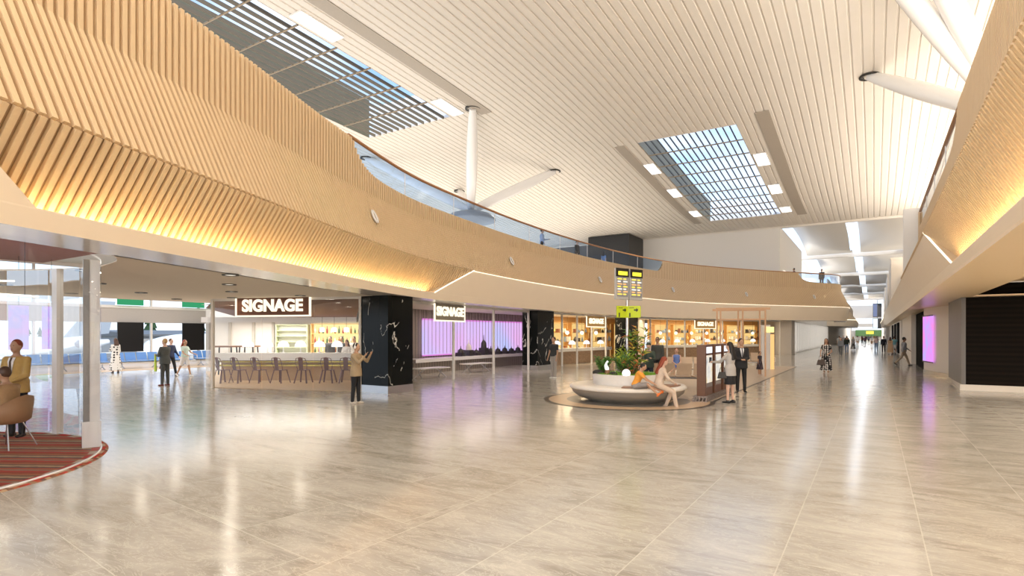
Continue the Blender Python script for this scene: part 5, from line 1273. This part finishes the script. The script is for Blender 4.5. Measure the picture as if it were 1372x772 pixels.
# main hall -----------------------------------------------------------
person('person in a tan and brown jacket with headphones by the nearest marble column', (-11.96, 10.84, 0), -70, 1.68, 'm', 'b', ('black', 'short'), ('tan_jacket', (.40, .29, .17), 'long', -.16), ('trousers', 'black', (.015, .015, .017), 0), (.55, .48, .40),
       arms=((.9, .15, 1.6, .3), (.8, .15, 1.7, .3)), legs=((.05, .03, .02), (-.06, .02, .02)))
t = MB(); P = person; hq_ = [P.H(.088*math.cos(a), -.01, .125*math.sin(a)) for a in [PI*i/12 for i in range(13)]]
o = thing('headphones', 'white headphones on the head of the person in the tan jacket', 'headphones', tuple(P.root.location), P.root.rotation_euler.z)
t.tube([P.X(p) for p in hq_], .012, 6); t.build('headband', M_white, o)
for s in (-1, 1): t = MB(); t.ell(P.X(P.H(s*.088, -.01, -.01)), (.022, .036, .045), 10, 8); t.build('ear_cup', M_white, o)
person('man in a dark t-shirt and grey trousers standing near the amber shop', (-11.65, 21.67, 0), 165, 1.80, 'm', 'b', ('brown', 'short'), ('charcoal', (.035, .038, .04), 'short', -.06), ('trousers', 'grey_marl', (.36, .33, .30), 0), (.80, .80, .78), arms=((.05, .12, .2, 0), (.1, .12, .3, 0)))
person('boy in an orange t-shirt sitting on the ring bench', (-5.32, 14.42, 0), -75, 1.40, 'm', 'b', ('black', 'short'), ('orange', (.85, .36, .05), 'short', -.05), ('shorts', 'grey_check', (.30, .27, .25), 0), (.75, .18, .03),
       arms=((.75, .05, .35, .1), (.8, .05, .3, .1)), legs=((1.50, .22, .1), (1.75, .95, .12)), lean=.38, head=(0, .25), sit=.47)
person('red-haired woman in a beige outfit sitting on the edge of the ring bench', (-4.80, 14.74, 0), -60, 1.68, 'f', 'a', ('red', 'long'), ('beige', (.66, .53, .42), 'long', -.08), ('trousers', 'beige2', (.62, .49, .38), 0), (.70, .52, .40),
       arms=((.35, .05, 2.1, .2), (.5, .12, .5, .5)), legs=((1.2, 1.55, .1), (1.15, .95, .05)), lean=.22, head=(.1, .2), sit=.47)
person('bearded man in a dark green jacket and cap behind the planter', (-6.5, 18.9, 0), 200, 1.62, 'm', 'a', ('brown', 'short'), ('dark_green', (.05, .075, .06), 'long', -.12), ('trousers', 'navy', (.02, .03, .06), 0), (.05, .04, .03), arms=((.5, .1, 1.3, .5), (.4, .1, 1.2, .5)), beard='grey', hat=('green', (.04, .06, .04)))
person('man with sunglasses in a dark top standing beyond the bearded man', (-7.3, 22.3, 0), 190, 1.80, 'm', 'b', ('black', 'short'), ('dark_grey', (.06, .065, .06), 'long', -.1), ('trousers', 'black', (.015, .015, .017), 0), (.05, .05, .05))
o = thing('sunglasses', 'dark sunglasses on the man beyond the bearded man', 'sunglasses', tuple(person.root.location), person.root.rotation_euler.z)
for s in (-1, 1): t = MB(); t.ell(person.X(person.H(s*.032, .096, .016)), (.026, .006, .02), 10, 6); t.build('lens', M_black, o)
t = MB(); t.tube([person.X(person.H(*p)) for p in ((-.08, 0, .015), (-.05, .09, .02), (.05, .09, .02), (.08, 0, .015))], .004, 5); t.build('frame', M_black, o)
person('woman in a blue sleeveless top sitting on the row of tan seats', (-7.24, 24.68, 0), 200, 1.66, 'f', 'a', ('red', 'bun'), ('blue_top', (.16, .26, .62), 'none', -.05), ('skirt', 'blue', (.14, .24, .66), .5), (.6, .5, .4),
       arms=((.35, .1, .9, .4), (.35, .1, .9, .4)), legs=((1.45, 1.45, .05), (1.45, 1.4, .05)), sit=.46)
person('woman with long dark hair in a grey jacket and black skirt at the kiosks', (-3.36, 16.51, 0), 75, 1.70, 'f', 'a', ('black', 'long'), ('grey_jacket', (.46, .43, .40), 'long', -.17), ('skirt', 'black', (.015, .015, .017), .52), (.02, .02, .02),
       arms=((.75, .12, .75, .15), (.1, .12, .3, .1)), legs=((.03, .02, .03), (-.03, .02, .03)), head=(0, .12))
phone('dark phone in the hand of the woman in the grey jacket', hand_pos(-1)+V((0, 0, .01)), .6)
handbag('black handbag hanging at the side of the woman in the grey jacket', root_matrix(person.root) @ V((-.24, .10, 1.0)), M_black, .6, .8)
person('man in a black suit with white shirt and tie beside the kiosks', (-3.69, 19.83, 0), 205, 1.78, 'm', 'b', ('black', 'short'), ('black_suit', (.022, .022, .024), 'long', -.18), ('trousers', 'black', (.015, .015, .017), 0), (.02, .02, .02),
       arms=((.15, .1, 1.25, .7), (.15, .1, 1.25, .7)), head=(.2, 0), tie=('grey', (.12, .12, .14)))
person('small girl in a dark patterned dress near the pergola', (-4.46, 28.37, 0), -120, 1.12, 'f', 'b', ('brown', 'pony'), ('patterned', (.05, .04, .05), 'short', -.05), ('dress', 'patterned', (.05, .04, .05), .42), (.6, .5, .45), botmat=dots('girl_dress', (.03, .02, .03), (.45, .32, .38), 18, .25), vox=.016)
M_dress = dots('white_motif_dress', (.012, .012, .013), (.72, .68, .64), 11, .42)
person('woman in a long black and white patterned dress walking up the concourse', (-1.92, 30.86, 0), 175, 1.72, 'f', 'b', ('brown', 'mid'), ('motif', (.1, .1, .1), 'short', -.05), ('dress', 'motif', (.1, .1, .1), .18), (.6, .45, .35), topmat=M_dress, botmat=M_dress,
       arms=((.1, .3, 1.0, .4), (.2, .25, .7, .1)), legs=((.12, .05, .02), (-.1, .1, .02)))
handbag('dark brown handbag carried by the woman in the long patterned dress', hand_pos(1)+V((.02, 0, 0)), mat('bag_brown', (.08, .055, .045), .4), .3, 1.1)
person('man in a grey shirt and khaki trousers walking to the right wall', (1.53, 41.83, 0), -75, 1.80, 'm', 'c', ('black', 'short'), ('grey_shirt', (.30, .30, .31), 'long', -.1), ('trousers', 'khaki', (.38, .29, .20), 0), (.05, .04, .035), arms=((.5, .15, .4, 0), (-.4, .15, .3, 0)), legs=((.42, .1, .02), (-.40, .35, .02)))
# left hall
person('person in grey with a lime bag standing in the left hall', (-22.07, 10.83, 0), 110, 1.76, 'm', 'a', ('blond', 'short'), ('slate', (.09, .10, .10), 'long', -.15), ('trousers', 'slate2', (.08, .085, .085), 0), (.16, .03, .02), arms=((.3, .1, 1.4, .5), (.2, .1, .9, .2)))
o = thing('scarf', 'lime green scarf hanging from the arm of the person in grey', 'scarf', tuple(hand_pos(-1)))
t = MB(); t.hexa([V((-.05, -.02, -.62)), V((.09, -.02, -.62)), V((.09, .02, -.62)), V((-.05, .02, -.62)), V((-.03, -.02, .03)), V((.04, -.02, .03)), V((.04, .02, .03)), V((-.03, .02, .03))]); t.build('cloth', cl('lime', (.55, .70, .08)), o)
handbag('dark red bag carried by the person in grey in the left hall', hand_pos(1)+V((.05, .1, .05)), cl('dark_red', (.13, .025, .03)), .4, 1.)
M_polka = dots('polka_dress', (.78, .76, .72), (.012, .012, .012), 8, .36)
person('woman in a long polka dot dress beside the window seats', (-31.4, 13.1, 0), 90, 1.72, 'f', 'b', ('brown', 'mid'), ('polka', (.8, .8, .8), 'long', -.05), ('dress', 'polka', (.8, .8, .8), .12), (.1, .08, .07), topmat=M_polka, botmat=M_polka, arms=((.3, .2, 1.2, .3), (.1, .15, .5, 0)))
handbag('brown shoulder bag of the woman in the polka dot dress', hand_pos(1), mat('bag_tan', (.18, .09, .05), .5), 1.2)
person('woman in white shorts and pale green top walking in the left hall', (-26.2, 13.7, 0), -75, 1.70, 'f', 'b', ('red', 'mid'), ('mint', (.55, .68, .62), 'short', -.03), ('shorts', 'white', (.78, .76, .74), 0), (.8, .78, .75), arms=((.6, .1, .7, 0), (.4, .1, .8, 0)), legs=((.30, .05, .02), (-.32, .2, .02)))
person('person in dark clothes with a white backpack walking beside the woman in white shorts', (-27.2, 13.6, 0), -70, 1.74, 'm', 'a', ('brown', 'short'), ('navy_top', (.03, .04, .09), 'long', -.1), ('trousers', 'black', (.015, .015, .017), 0), (.1, .1, .1), legs=((.25, .05, .02), (-.3, .25, .02)), arms=((.3, .1, .4, 0), (-.2, .1, .4, 0)))
o = thing('backpack', 'white backpack on the person beside the woman in white shorts', 'bag', tuple(root_matrix(person.root) @ person.X(person.T(.28, -.24))), person.root.rotation_euler.z)
t = MB(); t.box(-.15, .15, -.09, .09, -.22, .24); t.build('bag_body', M_white, o, .05); t = MB(); t.box(-.11, .11, -.13, -.09, -.18, .0); t.build('pocket', M_white, o, .02)
# lounge
person('person in a yellow-tan blazer and tie standing in the glass lounge', (-13.35, 3.95, .016), 215, 1.80, 'm', 'b', ('red', 'short'), ('blazer', (.50, .32, .10), 'long', -.16), ('trousers', 'black', (.015, .015, .017), 0), (.02, .02, .02), tie=('brown', (.10, .06, .04)), arms=((.2, .1, .9, .5), (.2, .1, .9, .5)))
person('person in a tan jacket sitting in the brown armchair in the lounge', (-12.1, 3.5, .016), 122, 1.74, 'm', 'b', ('brown', 'short'), ('tan2', (.42, .26, .13), 'long', -.12), ('trousers', 'dark_brown', (.06, .045, .035), 0), (.03, .02, .02), sit=.47, lean=.15,
       arms=((.5, .1, .8, .3), (.5, .1, .8, .3)), legs=((1.45, 1.35, .08), (1.45, 1.3, .08)))
# bar
person('drinker with brown hair in a white top seated behind the bar counter', BI(-7.05, 24.3, 0), 200, 1.68, 'f', 'a', ('brown', 'mid'), ('white', (.8, .78, .76), 'long', -.1), ('trousers', 'navy', (.02, .03, .06), 0), (.1, .1, .1), arms=((.4, .1, 1.2, .4), (.4, .1, 1.2, .4)), vox=.018)
for x, lab in ((-8.75, 'bartender in dark grey behind the bar, leftmost'), (-8.2, 'bartender in a dark shirt behind the bar, in the middle'), (-7.6, 'bartender in a pale shirt behind the bar, near the column')):
    dk = 'pale' not in lab
    person(lab, BI(x, 27.4, .012), 205, 1.80, 'm', 'b', ('black', 'short'), ('bar_dark' if dk else 'bar_pale', (.08, .08, .08) if dk else (.6, .58, .55), 'long', -.05), ('trousers', 'black', (.015, .015, .017), 0), (.02, .02, .02), vox=.02, fingers=False)
# upper floor
FU = FZ
person('man in a light blue shirt and dark trousers behind the glass balustrade', (-16.55, 29.3, FU), -60, 1.74, 'm', 'a', ('black', 'short'), ('sky_shirt', (.48, .56, .74), 'long', -.1), ('trousers', 'black', (.015, .015, .017), 0), (.02, .02, .02), arms=((.5, .1, 1.1, .3), (.1, .1, .3, 0)), vox=.016)
person('person dressed all in black behind the glass balustrade', (-16.6, 34.1, FU), -100, 1.72, 'm', 'a', ('black', 'short'), ('black_top', (.02, .02, .022), 'long', -.12), ('trousers', 'black', (.015, .015, .017), 0), (.02, .02, .02), arms=((-.1, .3, .3, 0), (.1, .1, .4, 0)), vox=.016)
person('person in a blue dress behind the balustrade next to the black wall', (-16.9, 39.2, FU), 0, 1.66, 'f', 'a', ('black', 'mid'), ('blue_dress', (.12, .20, .36), 'short', -.05), ('dress', 'blue_dress', (.12, .20, .36), .55), (.05, .05, .05), vox=.018)
person('person in a dark suit at the far corner of the balcony', (-4.25, 62.2, FU), 170, 1.80, 'm', 'b', ('black', 'short'), ('black_suit', (.022, .022, .024), 'long', -.16), ('trousers', 'black', (.015, .015, .017), 0), (.02, .02, .02), vox=.02, fingers=False)
person('small dark figure behind the glass at the far end of the balcony', (-6.3, 59.0, FU), 90, 1.70, 'm', 'b', ('black', 'short'), ('navy_top', (.03, .04, .09), 'long', -.1), ('trousers', 'black', (.015, .015, .017), 0), (.02, .02, .02), vox=.03, fingers=False)
# far crowd
G = 'people walking in the far concourse'
WALK = dict(legs=((.3, .05, .02), (-.3, .2, .02)), arms=((-.3, .12, .3, 0), (.3, .12, .3, 0)))
crowd = [
 ('person with a grey scarf walking just behind the woman in the patterned dress', -2.5, 58.5, 'f', 'brown', (.25, .27, .30), 'trousers', (.12, .13, .14), 175),
 ('distant person in light grey top left of the man in the black jacket', -3.55, 79.4, 'm', 'brown', (.42, .40, .38), 'trousers', (.30, .28, .26), 0),
 ('distant person in dark brown clothes left of the man in the black jacket', -3.2, 92.0, 'm', 'black', (.10, .06, .05), 'trousers', (.06, .05, .05), 0),
 ('distant man in a black jacket and blue jeans', -2.24, 64.6, 'm', 'black', (.02, .03, .025), 'trousers', (.16, .22, .34), 0),
 ('distant woman in a black and white patterned outfit', -2.04, 76.7, 'f', 'blond', (.35, .32, .30), 'dress', (.2, .2, .2), 180),
 ('distant person in a white shirt and pale shorts', -2.07, 99.6, 'm', 'brown', (.82, .80, .77), 'shorts', (.6, .42, .3), 0),
 ('distant person in a plum top and black trousers', -1.31, 113.6, 'f', 'black', (.16, .08, .12), 'trousers', (.03, .03, .03), 180),
 ('distant man in a pink shirt and blue jeans', .21, 76.4, 'm', 'grey', (.80, .58, .54), 'trousers', (.20, .28, .42), 0),
 ('distant person in a white top with a tan skirt', -.28, 100.8, 'f', 'grey', (.80, .78, .75), 'skirt', (.45, .28, .16), 0),
 ('distant man dressed in black between the pink shirt and the tan dress', .83, 69.2, 'm', 'brown', (.02, .02, .03), 'trousers', (.018, .018, .02), 0),
 ('distant woman in a tan sleeveless dress', 1.28, 63.6, 'f', 'brown', (.62, .42, .26), 'dress', (.62, .42, .26), 0),
 ('distant man in a turquoise shirt and white shorts', 1.62, 64.7, 'm', 'brown', (.25, .55, .62), 'shorts', (.82, .80, .78), 0),
 ('far person in a checked grey shirt, left side of the concourse', -4.1, 104, 'm', 'black', (.3, .28, .27), 'trousers', (.2, .2, .22), 180),
 ('far person in red-brown top near the concourse middle', -1.9, 128, 'f', 'black', (.30, .12, .08), 'trousers', (.05, .05, .06), 180),
 ('far person in a pale blue top near the concourse middle', -.9, 134, 'm', 'brown', (.50, .58, .68), 'trousers', (.1, .1, .14), 0),
 ('far person in a cream jacket right of the concourse middle', .2, 126, 'f', 'blond', (.70, .62, .50), 'trousers', (.3, .26, .22), 0),
 ('far person in a dark coat among the distant crowd', -1.5, 146, 'm', 'black', (.04, .04, .05), 'trousers', (.03, .03, .03), 180),
 ('far person in an olive top among the distant crowd', -.5, 152, 'm', 'brown', (.18, .19, .10), 'trousers', (.12, .1, .08), 0),
 ('far person in a bright white top among the distant crowd', .6, 148, 'f', 'brown', (.85, .84, .82), 'trousers', (.25, .28, .35), 180),
 ('far person in purple among the distant crowd', -2.4, 158, 'f', 'black', (.20, .10, .28), 'trousers', (.05, .05, .07), 180),
 ('far person in orange among the distant crowd', .1, 166, 'm', 'black', (.65, .26, .08), 'trousers', (.06, .06, .08), 0),
]
for i, (lab, x, y, sx, hr, tc_, bk, bc, fc) in enumerate(crowd):
    hem = .2 if bk == 'dress' else .5
    person(lab, (x, y, 0), fc, 1.76 if sx == 'm' else 1.66, sx, 'ab'[i % 2], (hr, 'short' if sx == 'm' else 'mid'), ('crowd%d' % i, tc_, 'short' if i % 3 else 'long', -.06), (bk, 'crowdb%d' % i, bc, hem), (.06, .05, .05), vox=.024 if y < 80 else .035, group=G, fingers=False, botmat=M_dress if 'black and white' in lab else None, **(WALK if bk != 'dress' else {}))

# ------------------------------------------------------------------ lamps
WARM = (1., .905, .79)
light('fill_up_left', 'AREA', (-32, 26, FZ+.4), 1250, WARM, 12, 62, (PI, 0, 0))  # hidden fill added behind the rail to brighten the ceiling
light('fill_up_left_inner', 'AREA', (-21, 22, FZ+.4), 620, WARM, 6, 56, (PI, 0, 0))  # second hidden fill, added to even out the ceiling nearer the rail
light('fill_up_right', 'AREA', (7.5, 24, FZ+.4), 2450, WARM, 9, 60, (PI, 0, 0))  # added fill on the right upper floor, out of view
light('fill_up_right_far', 'AREA', (6, 46, FZ+.4), 200, WARM, 7, 16, (PI, 0, 0))  # small unseen fill added for the far right of the ceiling
light('fill_up_concourse', 'AREA', (-15, 128, 7.6), 6000, (1., .92, .82), 5, 110, (PI, 0, 0))  # hidden fill added behind the left wall to whiten the vaults
light('far_skylight', 'AREA', (-1.8, 120, 12.9), 150, (1, .97, .93), .6, 125)
light('far_skylight', 'AREA', (-7.75, 120, 12.9), 150, (1, .97, .93), .6, 125)
light('far_end_fill', 'AREA', (-2, 205, 10.5), 2500, (1., .95, .88), 6, 40)  # fill added for the dim concourse end, no fitting there
light('concourse_side_fill', 'AREA', (4.15, 76, 8.6), 350, (1., .93, .84), 2.5, 36, (0, -PI/2, 0))  # hidden fill added for the concourse floor and left wall
light('hall_fill', 'AREA', (-31, 10, 5.8), 1000, (1., .94, .88), 14, 26)  # soft fill added in the hall, standing in for window daylight
light('recess_fill', 'AREA', (6.5, 12, 3.55), 550, WARM, 5, 16)  # added fill, its bounce off the floor brightens the right soffit
light('fill_behind_camera', 'AREA', (-2.5, -9.5, 6.), 880, WARM, 13, 8, (PI/2, 0, 0))  # large added fill lamp behind the camera, no entrance built there
for x, y in ((-6, -5), (0, -5), (-6, 2), (0, 2)): light('overhead_fill', 'AREA', (x, y, 14.9), 80, WARM, 2, 2)  # unseen fills added above and behind the camera for the near floor
S.view_settings.exposure = 1.34
sun = bpy.data.lights.new('sun', 'SUN'); sun.energy = 1.6; sun.angle = .01; sun.color = (1., .95, .86)
so = bpy.data.objects.new('sun', sun); COL.objects.link(so); so.rotation_euler = V((-.75, .25, -.6)).to_track_quat('-Z', 'Y').to_euler()
